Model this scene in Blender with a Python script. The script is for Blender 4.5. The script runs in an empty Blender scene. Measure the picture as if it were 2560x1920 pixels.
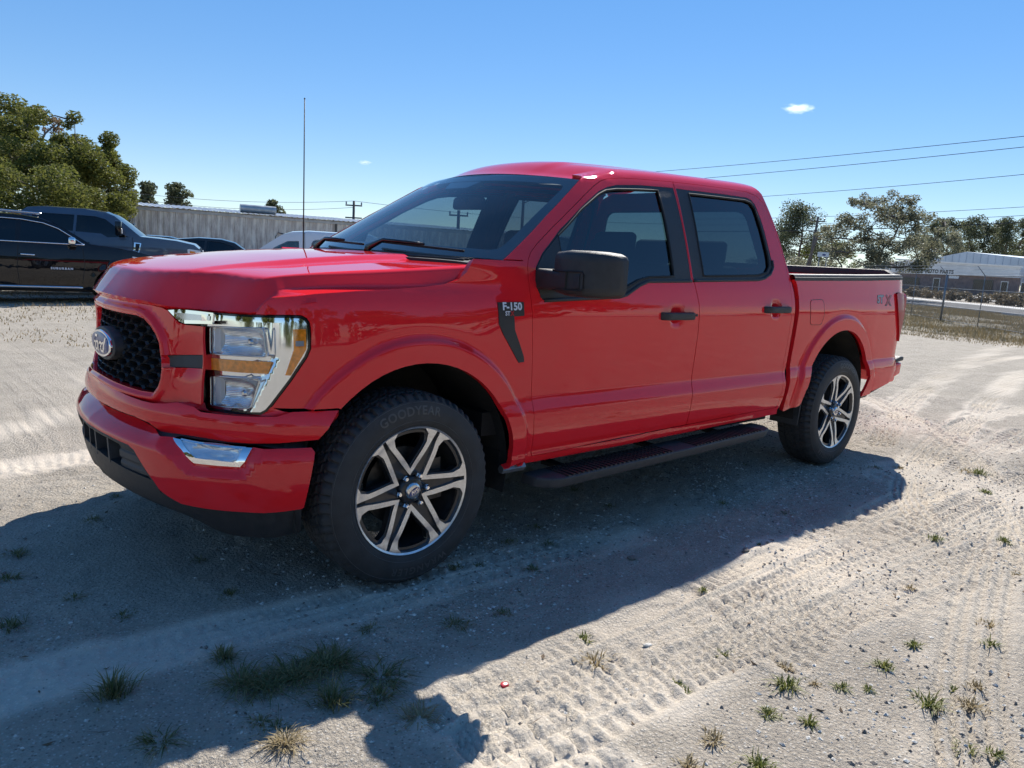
import bpy, bmesh, math, random
import numpy as np
from mathutils import Vector, Matrix, geometry
random.seed(7); RNG = np.random.default_rng(7)
SC = bpy.context.scene
COL = SC.collection

# ------------------------------------------------------------------ camera
cam = bpy.data.cameras.new('camera'); CAM = bpy.data.objects.new('camera', cam); COL.objects.link(CAM)
yaw, pitch, roll = .7290, .1633, .0588
fw = Vector((math.sin(yaw)*math.cos(pitch), math.cos(yaw)*math.cos(pitch), -math.sin(pitch)))
rt = Vector((math.cos(yaw), -math.sin(yaw), 0)); up = rt.cross(fw)
r2 = math.cos(roll)*rt + math.sin(roll)*up; u2 = -math.sin(roll)*rt + math.cos(roll)*up
CAM.matrix_world = Matrix(((r2.x, u2.x, -fw.x, -1.6996), (r2.y, u2.y, -fw.y, -3.4792), (r2.z, u2.z, -fw.z, 1.3569), (0, 0, 0, 1)))
cam.sensor_width = 36; cam.lens = 36 * 1887.2 / 2560; cam.clip_start = .05; cam.clip_end = 6000
SC.camera = CAM
SC.render.resolution_x, SC.render.resolution_y = 1024, 768

# ------------------------------------------------------------------ sky, sun, exposure
SUN = Vector((.97, .52, 1.0)).normalized()            # direction towards the sun
elev = math.asin(SUN.z); azim = math.atan2(SUN.x, SUN.y)
W = bpy.data.worlds.new('World'); SC.world = W; W.use_nodes = True
nt = W.node_tree; nt.nodes.clear()
sky = nt.nodes.new('ShaderNodeTexSky'); sky.sky_type = 'NISHITA'; sky.sun_disc = False
sky.sun_elevation = elev; sky.sun_rotation = azim; sky.altitude = 0
sky.air_density = .8; sky.dust_density = 0; sky.ozone_density = 3.0
bg = nt.nodes.new('ShaderNodeBackground'); bg.inputs['Strength'].default_value = .15
wo = nt.nodes.new('ShaderNodeOutputWorld')
hs = nt.nodes.new('ShaderNodeHueSaturation'); hs.inputs['Saturation'].default_value = 1.72; hs.inputs['Hue'].default_value = .509
gm = nt.nodes.new('ShaderNodeGamma'); gm.inputs['Gamma'].default_value = .55       # the camera's gentle compression of the whole sky, the same in every direction
nt.links.new(sky.outputs[0], gm.inputs['Color']); nt.links.new(gm.outputs[0], hs.inputs['Color']); nt.links.new(hs.outputs[0], bg.inputs['Color']); nt.links.new(bg.outputs[0], wo.inputs['Surface'])
sl = bpy.data.lights.new('sun', 'SUN'); sl.energy = 3.3; sl.angle = math.radians(.53); sl.color = (1, .955, .88)
so = bpy.data.objects.new('sun', sl); COL.objects.link(so)
so.rotation_euler = (-SUN).to_track_quat('-Z', 'Y').to_euler(); so.location = (0, 0, 30)
SC.view_settings.view_transform = 'Standard'; SC.view_settings.look = 'None'
SC.view_settings.exposure = 1.12; SC.view_settings.gamma = 1; SC.view_settings.use_curve_mapping = False
SC.render.engine = 'CYCLES'
SC.cycles.max_bounces = 10; SC.cycles.transparent_max_bounces = 16; SC.cycles.volume_bounces = 4
# ------------------------------------------------------------------ curves and surfaces (numpy only)
def pchip(xs, ys):
    xs = np.asarray(xs, float); ys = np.asarray(ys, float)
    h = np.diff(xs); d = np.diff(ys) / h; n = len(xs); m = np.zeros(n)
    for i in range(1, n - 1):
        if d[i-1] * d[i] > 0:
            w1 = 2*h[i] + h[i-1]; w2 = h[i] + 2*h[i-1]
            m[i] = (w1 + w2) / (w1/d[i-1] + w2/d[i])
    m[0] = d[0]; m[-1] = d[-1]
    def f(x):
        x = np.clip(np.asarray(x, float), xs[0], xs[-1])
        i = np.clip(np.searchsorted(xs, x) - 1, 0, n - 2)
        t = (x - xs[i]) / h[i]
        return ((1+2*t)*(1-t)**2*ys[i] + t*(1-t)**2*h[i]*m[i] + t*t*(3-2*t)*ys[i+1] + t*t*(t-1)*h[i]*m[i+1])
    return f

def sstep(a, b, x):
    t = np.clip((np.asarray(x, float) - a) / (b - a), 0, 1)
    return t * t * (3 - 2 * t)

def plan_curve(pts):
    """smooth plan curve through (x, y) points; returns f(s) -> x, y, nx, ny with s the arc length"""
    P = np.array(pts, float)
    L = np.r_[0, np.cumsum(np.hypot(*np.diff(P, axis=0).T))]
    fx, fy = pchip(L, P[:, 0]), pchip(L, P[:, 1])
    t = np.linspace(0, L[-1], 600)
    X, Y = fx(t), fy(t)
    S = np.r_[0, np.cumsum(np.hypot(np.diff(X), np.diff(Y)))]
    k = np.ones(21) / 21
    tx = np.gradient(X, S); ty = np.gradient(Y, S)
    tx = np.convolve(np.pad(tx, 10, 'edge'), k, 'valid'); ty = np.convolve(np.pad(ty, 10, 'edge'), k, 'valid')
    l = np.hypot(tx, ty); tx /= l; ty /= l
    def f(s):
        s = np.asarray(s, float)
        e = np.maximum(s - S[-1], 0); b = np.minimum(s, 0)
        x = np.interp(s, S, X) + e*tx[-1] + b*tx[0]; y = np.interp(s, S, Y) + e*ty[-1] + b*ty[0]
        a = np.interp(s, S, tx); c = np.interp(s, S, ty)
        return x, y, -c, a
    return f, S[-1]

# pickup side: plan of the fender, s = x along the straight flank (y is half-width, positive outboard)
FRONT_PLAN = [(-.74, .50), (-.722, .58), (-.700, .66), (-.668, .75), (-.625, .83), (-.565, .905), (-.495, .955), (-.40, .985), (-.25, 1.0), (.2, 1.0)]
_pl, _ln = plan_curve(FRONT_PLAN)
S0 = .2 - _ln                                        # s at the start of the plan
REAR_PLAN = pchip([4.2, 4.62, 4.74, 4.80, 4.84], [0, .008, .026, .056, .10])
def plan_side(s):
    s = np.asarray(s, float)
    x, y, nx, ny = _pl(np.minimum(s, .2) - S0)
    far = s > .2
    x = np.where(far, s, x); y = np.where(far, 1.0, y); nx = np.where(far, 0, nx); ny = np.where(far, 1, ny)
    y = y - np.where(s > 4.2, REAR_PLAN(s), 0)
    return x, y, nx, ny
H_DOOR = pchip([.38, .405, .43, .455, .465, .50, .60, .65, .70, .725, .74, .80, .90, 1.03, 1.10, 1.15, 1.20, 1.27, 1.33, 1.40, 1.55, 1.68, 1.80, 1.84, 1.88, 1.92],
               [-.075, -.050, -.036, -.028, -.032, -.020, .000, .002, -.012, -.021, -.024, -.022, -.018, -.014, -.013, -.016, -.024, -.039, -.057, -.083, -.147, -.212, -.284, -.312, -.350, -.392])
H_FEND = pchip([.38, .43, .50, .60, .66, .72, .80, .95, 1.08, 1.15, 1.195, 1.22, 1.26, 1.33],
               [-.05, -.035, -.018, -.004, -.004, -.012, -.014, -.014, -.020, -.030, -.046, -.060, -.075, -.090])
H_BED = pchip([.38, .45, .55, .66, .73, .76, .85, 1.0, 1.12, 1.17, 1.25, 1.33, 1.40],
              [-.05, -.03, -.012, .0, -.012, -.022, -.020, -.014, -.012, -.017, -.030, -.042, -.050])
ZD = pchip([.5, .9, 1.15, 1.34, 1.6, 1.96, 2.4, 2.8, 2.95], [1.72, 1.755, 1.785, 1.80, 1.822, 1.843, 1.861, 1.872, 1.872])
ZR = pchip([1.80, 1.84, 1.88, 1.92], [0, .031, .052, .064])
ARCH = [(.035, .412, .512), (3.685, .50, .495)]
def flare(s, z):
    o = 0
    for cx, cz, r in ARCH:
        d = np.hypot(s - cx, (z - cz)) - r
        up = sstep(cz - .25, cz - .02, z)
        o = o + (.022 * (1 - sstep(.082, .108, d)) - .002 * np.exp(-((d - .120) / .020)**2)) * up * (d > -.2)
    return o
def side(s, v, inset=0.):
    """point on the left flank; s along the truck, v about the height"""
    s, v = np.broadcast_arrays(np.asarray(s, float), np.asarray(v, float))
    x, y, nx, ny = plan_side(s)
    hd, hf, hb = H_DOOR(v), H_FEND(v), H_BED(v)
    a = sstep(.15, .80, s); b = sstep(2.9755, 2.9765, s)
    o = hf * (1 - a) + hd * a
    o = o * (1 - b) + hb * b
    a2 = sstep(1.22, 1.36, v)
    o2 = np.where(b > .5, hb, (hf * (1 - a) + hd * a) * (1 - a2) + hd * a2)
    o = o2 + flare(s, v) - inset
    g = (ZD(x) - 1.33) / .47
    z = np.where(v < 1.33, v, np.where(v < 1.80, 1.33 + (v - 1.33) * g, ZD(x) + ZR(v)*(.22 + .78*sstep(1.10, 1.50, x))))
    z = np.where(b > .5, v, z)
    return np.stack([x + nx * o, -(y + ny * o), z], -1)

# bumper and valance plans (from the centre line outwards)
_bp, BUMP_L = plan_curve([(-.965, 0), (-.957, .15), (-.940, .3), (-.912, .45), (-.868, .6), (-.79, .75), (-.665, .88), (-.54, .962), (-.43, .995)])
_vp, VAL_L = plan_curve([(-.925, 0), (-.918, .15), (-.902, .3), (-.870, .44), (-.820, .56), (-.745, .70), (-.65, .83), (-.54, .925), (-.43, .985)])
BZ = pchip([.22, .30, .36, .42, .50, .57, .61, .66], [-.10, -.055, -.030, -.012, 0, .002, -.010, -.06])
BZC = pchip([.22, .30, .40, .50, .57, .60, .64, .66], [-.10, -.06, -.03, -.01, .0, -.006, -.035, -.07])
def bump(s, z, inset=0.):
    s, z = np.broadcast_arrays(np.asarray(s, float), np.asarray(z, float))
    x, y, nx, ny = _bp(np.abs(s))
    o = BZ(z) - inset
    x = x + nx*o; y = y + ny*o
    return np.stack([x, -np.where(s < 0, -y, y), z], -1)
VZ = pchip([.60, .645, .67, .70, .74, .80], [-.03, -.012, .000, .004, -.006, -.04])
def val(s, z, inset=0.):
    s, z = np.broadcast_arrays(np.asarray(s, float), np.asarray(z, float))
    x, y, nx, ny = _vp(np.abs(s))
    o = VZ(z) - inset
    return np.stack([x + nx*o, -np.where(s < 0, -(y + ny*o), y + ny*o), z], -1)
GP = pchip([0, .15, .30, .42, .50, .56, .64, .75], [-.892, -.884, -.860, -.824, -.790, -.755, -.722, -.69])
def gril(y, z, inset=0.):
    y, z = np.broadcast_arrays(np.asarray(y, float), np.asarray(z, float))
    return np.stack([GP(np.abs(y)) + (z - .92) * .10 + inset, y, z], -1)
# ------------------------------------------------------------------ materials
M = {}
def mat(name, col, rough=.5, metal=0., coat=0., coat_r=.03, spec=.5, noise=0., nscale=20., bump=0., bscale=200., trans=0., emis=None, dirt=None):
    m = bpy.data.materials.new(name); m.use_nodes = True; M[name] = m
    t = m.node_tree; b = t.nodes['Principled BSDF']
    b.inputs['Base Color'].default_value = (*col, 1); b.inputs['Roughness'].default_value = rough
    b.inputs['Metallic'].default_value = metal; b.inputs['Coat Weight'].default_value = coat
    b.inputs['Coat Roughness'].default_value = coat_r; b.inputs['Specular IOR Level'].default_value = spec
    b.inputs['Transmission Weight'].default_value = trans
    if noise or bump:
        tc = t.nodes.new('ShaderNodeTexCoord')
    if noise:
        n = t.nodes.new('ShaderNodeTexNoise'); n.inputs['Scale'].default_value = nscale; n.inputs['Detail'].default_value = 6
        t.links.new(tc.outputs['Object'], n.inputs['Vector'])
        r = t.nodes.new('ShaderNodeMapRange'); r.inputs[1].default_value = .3; r.inputs[2].default_value = .7
        r.inputs[3].default_value = 1 - noise; r.inputs[4].default_value = 1 + noise
        t.links.new(n.outputs['Fac'], r.inputs[0])
        x = t.nodes.new('ShaderNodeMix'); x.data_type = 'RGBA'; x.blend_type = 'MULTIPLY'; x.inputs[0].default_value = 1
        x.inputs[6].default_value = (*(dirt or col), 1) if False else (*col, 1)
        t.links.new(r.outputs[0], x.inputs[7]); t.links.new(x.outputs[2], b.inputs['Base Color'])
        q = t.nodes.new('ShaderNodeMapRange'); q.inputs[1].default_value = .3; q.inputs[2].default_value = .7
        q.inputs[3].default_value = max(0, rough - noise*.25); q.inputs[4].default_value = min(1, rough + noise*.25)
        t.links.new(n.outputs['Fac'], q.inputs[0]); t.links.new(q.outputs[0], b.inputs['Roughness'])
    if bump:
        n2 = t.nodes.new('ShaderNodeTexNoise'); n2.inputs['Scale'].default_value = bscale; n2.inputs['Detail'].default_value = 4
        t.links.new(tc.outputs['Object'], n2.inputs['Vector'])
        bp = t.nodes.new('ShaderNodeBump'); bp.inputs['Strength'].default_value = bump; bp.inputs['Distance'].default_value = .01
        t.links.new(n2.outputs['Fac'], bp.inputs['Height']); t.links.new(bp.outputs[0], b.inputs['Normal'])
    return m

def glass_mat(name, tint, dust=0., ior=1.5):
    m = bpy.data.materials.new(name); m.use_nodes = True; M[name] = m
    t = m.node_tree; t.nodes.clear(); o = t.nodes.new('ShaderNodeOutputMaterial')
    tr = t.nodes.new('ShaderNodeBsdfTransparent'); tr.inputs[0].default_value = (*tint, 1)
    g = t.nodes.new('ShaderNodeBsdfGlossy'); g.inputs['Roughness'].default_value = .01
    # Schlick reflectance of a thin pane, the same from both sides
    lw = t.nodes.new('ShaderNodeLayerWeight'); lw.inputs['Blend'].default_value = .5; pw = t.nodes.new('ShaderNodeMath'); pw.operation = 'POWER'; pw.inputs[1].default_value = 5; t.links.new(lw.outputs['Facing'], pw.inputs[0])
    f0 = 1.7*((ior-1)/(ior+1))**2; f = t.nodes.new('ShaderNodeMath'); f.operation = 'MULTIPLY_ADD'; f.inputs[1].default_value = 1-f0; f.inputs[2].default_value = f0; t.links.new(pw.outputs[0], f.inputs[0])
    x = t.nodes.new('ShaderNodeMixShader')
    t.links.new(f.outputs[0], x.inputs[0]); t.links.new(tr.outputs[0], x.inputs[1]); t.links.new(g.outputs[0], x.inputs[2])
    last = x
    if dust:
        d = t.nodes.new('ShaderNodeBsdfDiffuse'); d.inputs[0].default_value = (.45, .43, .38, 1)
        tc = t.nodes.new('ShaderNodeTexCoord'); n = t.nodes.new('ShaderNodeTexNoise'); n.inputs['Scale'].default_value = 9; n.inputs['Detail'].default_value = 8
        t.links.new(tc.outputs['Object'], n.inputs['Vector'])
        r = t.nodes.new('ShaderNodeMapRange'); r.inputs[1].default_value = .35; r.inputs[2].default_value = .75
        r.inputs[3].default_value = dust*.5; r.inputs[4].default_value = dust*1.6
        t.links.new(n.outputs['Fac'], r.inputs[0])
        y = t.nodes.new('ShaderNodeMixShader'); t.links.new(r.outputs[0], y.inputs[0]); t.links.new(x.outputs[0], y.inputs[1]); t.links.new(d.outputs[0], y.inputs[2])
        last = y
    t.links.new(last.outputs[0], o.inputs['Surface'])
    return m

# ------------------------------------------------------------------ mesh helpers
def mk(name, V, F, material, parent=None, smooth=False, normals=None, nsmooth=None, auto=None):
    me = bpy.data.meshes.new(name)
    V = np.asarray(V, float)
    me.from_pydata(V.tolist(), [], [list(map(int, f)) for f in F]); me.update()
    if smooth or normals is not None:
        fl = np.ones(len(me.polygons), bool)
        if nsmooth is not None: fl[nsmooth:] = False
        me.polygons.foreach_set('use_smooth', fl)
    if normals is not None:
        nl = np.zeros((len(me.loops), 3)); vi = np.zeros(len(me.loops), int); me.loops.foreach_get('vertex_index', vi)
        pn = np.zeros(len(me.polygons)*3); me.polygons.foreach_get('normal', pn); pn = pn.reshape(-1, 3)
        lt = np.zeros(len(me.polygons), int); me.polygons.foreach_get('loop_total', lt)
        lp = np.repeat(np.arange(len(me.polygons)), lt)
        k = nsmooth if nsmooth is not None else len(me.polygons)
        nn = np.asarray(normals)
        sel = lp < k
        nl[sel] = nn[vi[sel]]; nl[~sel] = pn[lp[~sel]]
        me.normals_split_custom_set(nl.tolist())
    elif auto is not None:
        me.set_sharp_from_angle(angle=math.radians(auto))
    if material is not None: me.materials.append(M[material] if isinstance(material, str) else material)
    o = bpy.data.objects.new(name, me); COL.objects.link(o)
    if parent is not None: o.parent = parent
    return o
def empty(name, loc=(0, 0, 0), rz=0):
    o = bpy.data.objects.new(name, None); COL.objects.link(o); o.location = loc; o.rotation_euler = (0, 0, rz); o.empty_display_size = .2
    return o
def tag(o, label=None, cat=None, group=None, kind=None):
    if label: o['label'] = label
    if cat: o['category'] = cat
    if group: o['group'] = group
    if kind: o['kind'] = kind
    return o
def dup(o, parent=None):
    c = o.copy(); COL.objects.link(c); c.parent = parent
    for k in list(o.children):
        dup(k, c)
    return c
def flipY(V): return np.asarray(V) * np.array([1, -1, 1])

def inside(P, poly):
    P = np.asarray(P); poly = np.asarray(poly); x, y = P[:, 0], P[:, 1]; c = np.zeros(len(P), bool)
    j = len(poly) - 1
    for i in range(len(poly)):
        a, b = poly[i], poly[j]
        m = (a[1] > y) != (b[1] > y)
        with np.errstate(divide='ignore', invalid='ignore'):
            c ^= m & (x < (b[0]-a[0]) * (y-a[1]) / (b[1]-a[1] + 1e-30) + a[0])
        j = i
    return c
def dist_poly(P, poly):
    P = np.asarray(P); d = np.full(len(P), 1e9); poly = np.asarray(poly)
    for i in range(len(poly)):
        a, b = poly[i-1], poly[i]; ab = b - a; L = ab @ ab + 1e-20
        t = np.clip(((P - a) @ ab) / L, 0, 1)
        d = np.minimum(d, np.hypot(*(P - a - t[:, None]*ab).T))
    return d
def dens(poly, h, closed=True):
    out = []; n = len(poly)
    for i in range(n if closed else n-1):
        a = np.array(poly[i]); b = np.array(poly[(i+1) % n]); k = max(1, int(np.ceil(np.hypot(*(b-a)) / h)))
        for j in range(k): out.append(a + (b-a)*j/k)
    if not closed: out.append(np.array(poly[-1]))
    return np.array(out)
def area2(poly):
    p = np.asarray(poly); q = np.roll(p, -1, 0); return .5*np.sum(p[:, 0]*q[:, 1] - q[:, 0]*p[:, 1])
def shrink(poly, d):
    p = np.asarray(poly, float)
    if area2(p) < 0: p = p[::-1]
    n = len(p); out = []
    for i in range(n):
        a = p[i]-p[i-1]; b = p[(i+1) % n]-p[i]
        a = a/(np.hypot(*a)+1e-12); b = b/(np.hypot(*b)+1e-12)
        na = np.array([-a[1], a[0]]); nb = np.array([-b[1], b[0]]); m = na+nb; m /= (np.hypot(*m)+1e-12)
        k = d/max(.45, m @ na)
        out.append(p[i]+m*k)
    return np.array(out)
def rounded(poly, r, n=4):
    """round the corners of a polygon; r a number or a list"""
    p = np.asarray(poly, float); out = []; N = len(p)
    for i in range(N):
        rr = r[i] if hasattr(r, '__len__') else r
        a, b, c = p[i-1], p[i], p[(i+1) % N]
        la, lc = np.hypot(*(a-b)), np.hypot(*(c-b))
        k = min(rr, la*.45, lc*.45)
        if k <= 1e-6: out.append(b); continue
        s, e = b+(a-b)/la*k, b+(c-b)/lc*k
        for t in np.linspace(0, 1, n+1): out.append((1-t)**2*s + 2*t*(1-t)*b + t*t*e)
    return np.array(out)
def cdt(outline, holes=(), h=.03, lines=()):
    out = dens(outline, h); pts = [out]; edges = []; n = len(out)
    edges += [(i, (i+1) % n) for i in range(n)]
    loops = [list(range(n))]
    for hl in holes:
        q = dens(hl, h); k = len(q); edges += [(n+i, n+(i+1) % k) for i in range(k)]; pts.append(q); loops.append(list(range(n, n+k))); n += k
    lo, hi = out.min(0), out.max(0)
    gx = np.arange(lo[0]+h*.5, hi[0], h); gy = np.arange(lo[1]+h*.5, hi[1], h)
    g = np.array(np.meshgrid(gx, gy)).reshape(2, -1).T
    ok = lambda q, e: inside(q, out) & (dist_poly(q, out) > e) & np.all([np.ones(len(q), bool)] + [~inside(q, hl) & (dist_poly(q, hl) > e) for hl in holes], axis=0)
    L = np.zeros((0, 2))
    if len(lines):
        L = np.vstack([dens(l, h*.8, False) for l in lines]); L = L[ok(L, h*.15)]
        if len(L): pts.append(L)
    if len(g):
        g = g[ok(g, h*.45)]
        if len(L) and len(g):
            keep = np.ones(len(g), bool)
            for i in range(0, len(g), 400):
                d = np.abs(g[i:i+400, None, :] - L[None]); keep[i:i+400] = (np.hypot(d[..., 0], d[..., 1]) > h*.42).all(1)
            g = g[keep]
        if len(g): pts.append(g)
    P = np.vstack(pts)
    r = geometry.delaunay_2d_cdt([Vector(q) for q in P], edges, [], 0, 1e-7)
    V = np.array([tuple(v) for v in r[0]]); T = np.array([tuple(f) for f in r[2]])
    c = V[T].mean(1); k = inside(c, out)
    for hl in holes: k &= ~inside(c, hl)
    A = V[T[:, 1]]-V[T[:, 0]]; B = V[T[:, 2]]-V[T[:, 0]]; k &= np.abs(A[:, 0]*B[:, 1]-A[:, 1]*B[:, 0]) > 1e-9
    T = [tuple(t) for t in T[k]]
    back = {}
    for i, o in enumerate(r[3]):
        for q in o: back[q] = i
    bl = [[back.get(i, 0) for i in lp] for lp in loops]
    return V, T, bl
def panel(name, fn, outline, material, parent=None, h=.03, holes=(), flange=.014, flip=False, mirror=False, gap=0., lift=0., holeflange=True, lines=(), oflange=None):
    """sheet over a parametric surface with turned-in edges; normals come from the surface itself"""
    outline = np.asarray(outline, float)
    if area2(outline) < 0: outline = outline[::-1]
    if gap: outline = shrink(outline, gap)
    holes = [np.asarray(q, float) for q in holes]
    P2, T, loops = cdt(outline, holes, h, lines)
    e = .004
    X = fn(P2[:, 0], P2[:, 1])
    du = fn(P2[:, 0]+e, P2[:, 1]) - fn(P2[:, 0]-e, P2[:, 1]); dv = fn(P2[:, 0], P2[:, 1]+e) - fn(P2[:, 0], P2[:, 1]-e)
    N = np.cross(du, dv); N /= (np.linalg.norm(N, axis=1)[:, None] + 1e-12)
    if flip: N = -N
    X = X + N*lift
    F = []
    for t in T:
        a, b, c = X[t[0]], X[t[1]], X[t[2]]
        if np.cross(b-a, c-a) @ N[t[0]] < 0: t = (t[0], t[2], t[1])
        F.append(t)
    k = len(F); V = [X]; NN = [N]; n = len(X)
    if flange:
        for li, lp in enumerate(loops):
            if li and not holeflange: continue
            A = X[lp]; B = A - N[lp]*(oflange if (li == 0 and oflange is not None) else flange); m = len(lp)
            V += [A, B]; NN += [N[lp], N[lp]]
            ctr_out = (li > 0)
            for i in range(m):
                j = (i+1) % m
                q = (n+i, n+m+i, n+m+j, n+j)
                # outward direction in the sheet
                ed = A[j]-A[i]; outw = np.cross(ed, N[lp[i]])
                fnr = np.cross(B[i]-A[i], A[j]-A[i])
                mid = (P2[lp[i]]+P2[lp[j]])/2
                F.append(q)
            n += 2*m
    V = np.vstack(V); NN = np.vstack(NN)
    if mirror:
        V = flipY(V); NN = flipY(NN); F = [tuple(reversed(f)) for f in F]
    return mk(name, V, F, material, parent, normals=NN, nsmooth=k)
def both(name, fn, outline, material, parent, **k):
    a = panel(name, fn, outline, material, parent[0], **k)
    b = panel(name, fn, outline, material, parent[1], mirror=True, **k)
    return a, b

class MB:
    """collects shapes into one mesh"""
    def __init__(s): s.V = []; s.F = []; s.n = 0
    def add(s, V, F):
        V = np.asarray(V, float); s.V.append(V); s.F += [tuple(i+s.n for i in f) for f in F]; s.n += len(V); return s
    def box(s, lo, hi):
        x0, y0, z0 = lo; x1, y1, z1 = hi
        return s.add([(x0,y0,z0),(x1,y0,z0),(x1,y1,z0),(x0,y1,z0),(x0,y0,z1),(x1,y0,z1),(x1,y1,z1),(x0,y1,z1)],
              [(0,3,2,1),(4,5,6,7),(0,1,5,4),(1,2,6,5),(2,3,7,6),(3,0,4,7)])
    def prism(s, poly, fr, d):
        """poly in 2-D, fr = (origin, U, Vv) and depth vector d"""
        o, U, Vv = [np.asarray(q, float) for q in fr]; d = np.asarray(d, float); p = np.asarray(poly, float); n = len(p)
        A = o + p[:, :1]*U + p[:, 1:]*Vv; B = A + d
        nrm = np.cross(U, Vv) @ d * area2(p)
        F = [tuple(range(n)) if nrm < 0 else tuple(range(n))[::-1], tuple(range(n, 2*n))[::-1] if nrm < 0 else tuple(range(n, 2*n))]
        for i in range(n):
            j = (i+1) % n; q = (i, j, n+j, n+i); F.append(q[::-1] if nrm < 0 else q)
        return s.add(np.vstack([A, B]), F)
    def tube(s, path, r, n=8, cap=True):
        P = np.asarray(path, float); m = len(P); r = np.broadcast_to(np.asarray(r, float), (m,))
        T = np.gradient(P, axis=0); T /= (np.linalg.norm(T, axis=1)[:, None]+1e-12)
        ref = np.array([0, 0, 1.]) if abs(T[0][2]) < .9 else np.array([1., 0, 0])
        V = []
        for i in range(m):
            a = np.cross(T[i], ref); a /= (np.linalg.norm(a)+1e-12); b = np.cross(T[i], a)
            th = np.arange(n)*2*np.pi/n
            V.append(P[i] + r[i]*(np.cos(th)[:, None]*a + np.sin(th)[:, None]*b)); ref = np.cross(a, T[i]) if False else ref
        V = np.vstack(V); F = []
        for i in range(m-1):
            for j in range(n):
                k = (j+1) % n; F.append((i*n+j, (i+1)*n+j, (i+1)*n+k, i*n+k))
        if cap: F += [tuple(range(n)), tuple(range((m-1)*n, m*n))[::-1]]
        return s.add(V, F)
    def lathe(s, prof, n=48, axis='y', c=(0, 0, 0), close=False):
        """prof = list of (r, h); axis y"""
        p = np.asarray(prof, float); m = len(p); th = np.arange(n)*2*np.pi/n
        V = []
        for q in p:
            a, b = q[0]*np.cos(th), q[0]*np.sin(th)
            V.append(np.c_[a, np.full(n, q[1]), b] if axis == 'y' else np.c_[a, b, np.full(n, q[1])] if axis == 'z' else np.c_[np.full(n, q[1]), a, b])
        V = np.vstack(V) + np.asarray(c, float); F = []
        for i in range(m-1 if not close else m):
            k = (i+1) % m
            for j in range(n):
                l = (j+1) % n; F.append((i*n+j, i*n+l, k*n+l, k*n+j))
        return s.add(V, F)
    def grid(s, X):
        """X: (a, b, 3) array of points"""
        a, b = X.shape[:2]; F = []
        for i in range(a-1):
            for j in range(b-1): F.append((i*b+j, i*b+j+1, (i+1)*b+j+1, (i+1)*b+j))
        return s.add(X.reshape(-1, 3), F)
    def mirror(s):
        V = flipY(np.vstack(s.V)); m = MB(); m.add(V, [tuple(reversed(f)) for f in s.F]); return m
    def xf(s, fn): s.V = [fn(np.vstack(s.V))]; return s
    def build(s, name, material, parent=None, smooth=False, auto=None, fix=False):
        o = mk(name, np.vstack(s.V), s.F, material, parent, smooth=smooth or auto is not None, auto=auto)
        if fix:
            bm = bmesh.new(); bm.from_mesh(o.data); bmesh.ops.recalc_face_normals(bm, faces=bm.faces); bm.to_mesh(o.data); bm.free()
            if auto is not None: o.data.set_sharp_from_angle(angle=math.radians(auto))
        return o
def bevel(o, w, seg=2, ang=30):
    bm = bmesh.new(); bm.from_mesh(o.data)
    bmesh.ops.remove_doubles(bm, verts=bm.verts, dist=1e-5)
    ed = [e for e in bm.edges if len(e.link_faces) == 2 and e.calc_face_angle(0) > math.radians(ang)]
    bmesh.ops.bevel(bm, geom=ed, offset=w, offset_type='OFFSET', segments=seg, profile=.5, affect='EDGES', clamp_overlap=True)
    bmesh.ops.recalc_face_normals(bm, faces=bm.faces)
    bm.to_mesh(o.data); bm.free()
    o.data.polygons.foreach_set('use_smooth', np.ones(len(o.data.polygons), bool)); o.data.set_sharp_from_angle(angle=math.radians(38)); o.data.update()
    return o
def text_mesh(txt, size=1., bold=0., shear=0., space=1., extrude=0.):
    c = bpy.data.curves.new('t', 'FONT'); c.body = txt; c.size = size; c.offset = bold; c.shear = shear; c.space_character = space
    c.align_x = 'CENTER'; c.align_y = 'CENTER'; c.resolution_u = 3; c.extrude = extrude
    o = bpy.data.objects.new('t', c); COL.objects.link(o)
    dg = bpy.context.evaluated_depsgraph_get(); me = o.evaluated_get(dg).to_mesh()
    V = np.array([tuple(v.co) for v in me.vertices]).reshape(-1, 3); F = [tuple(p.vertices) for p in me.polygons]
    o.evaluated_get(dg).to_mesh_clear(); bpy.data.objects.remove(o); bpy.data.curves.remove(c)
    return V, F
def vnoise(x, y, seed=0):
    """smooth value noise on a lattice, -1..1"""
    r = np.random.default_rng(seed).random((256, 256))*2-1
    xi = np.floor(x).astype(int); yi = np.floor(y).astype(int); fx = x-xi; fy = y-yi
    fx = fx*fx*(3-2*fx); fy = fy*fy*(3-2*fy)
    a = r[xi % 256, yi % 256]; b = r[(xi+1) % 256, yi % 256]; c = r[xi % 256, (yi+1) % 256]; d = r[(xi+1) % 256, (yi+1) % 256]
    return (a*(1-fx)+b*fx)*(1-fy) + (c*(1-fx)+d*fx)*fy
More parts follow.
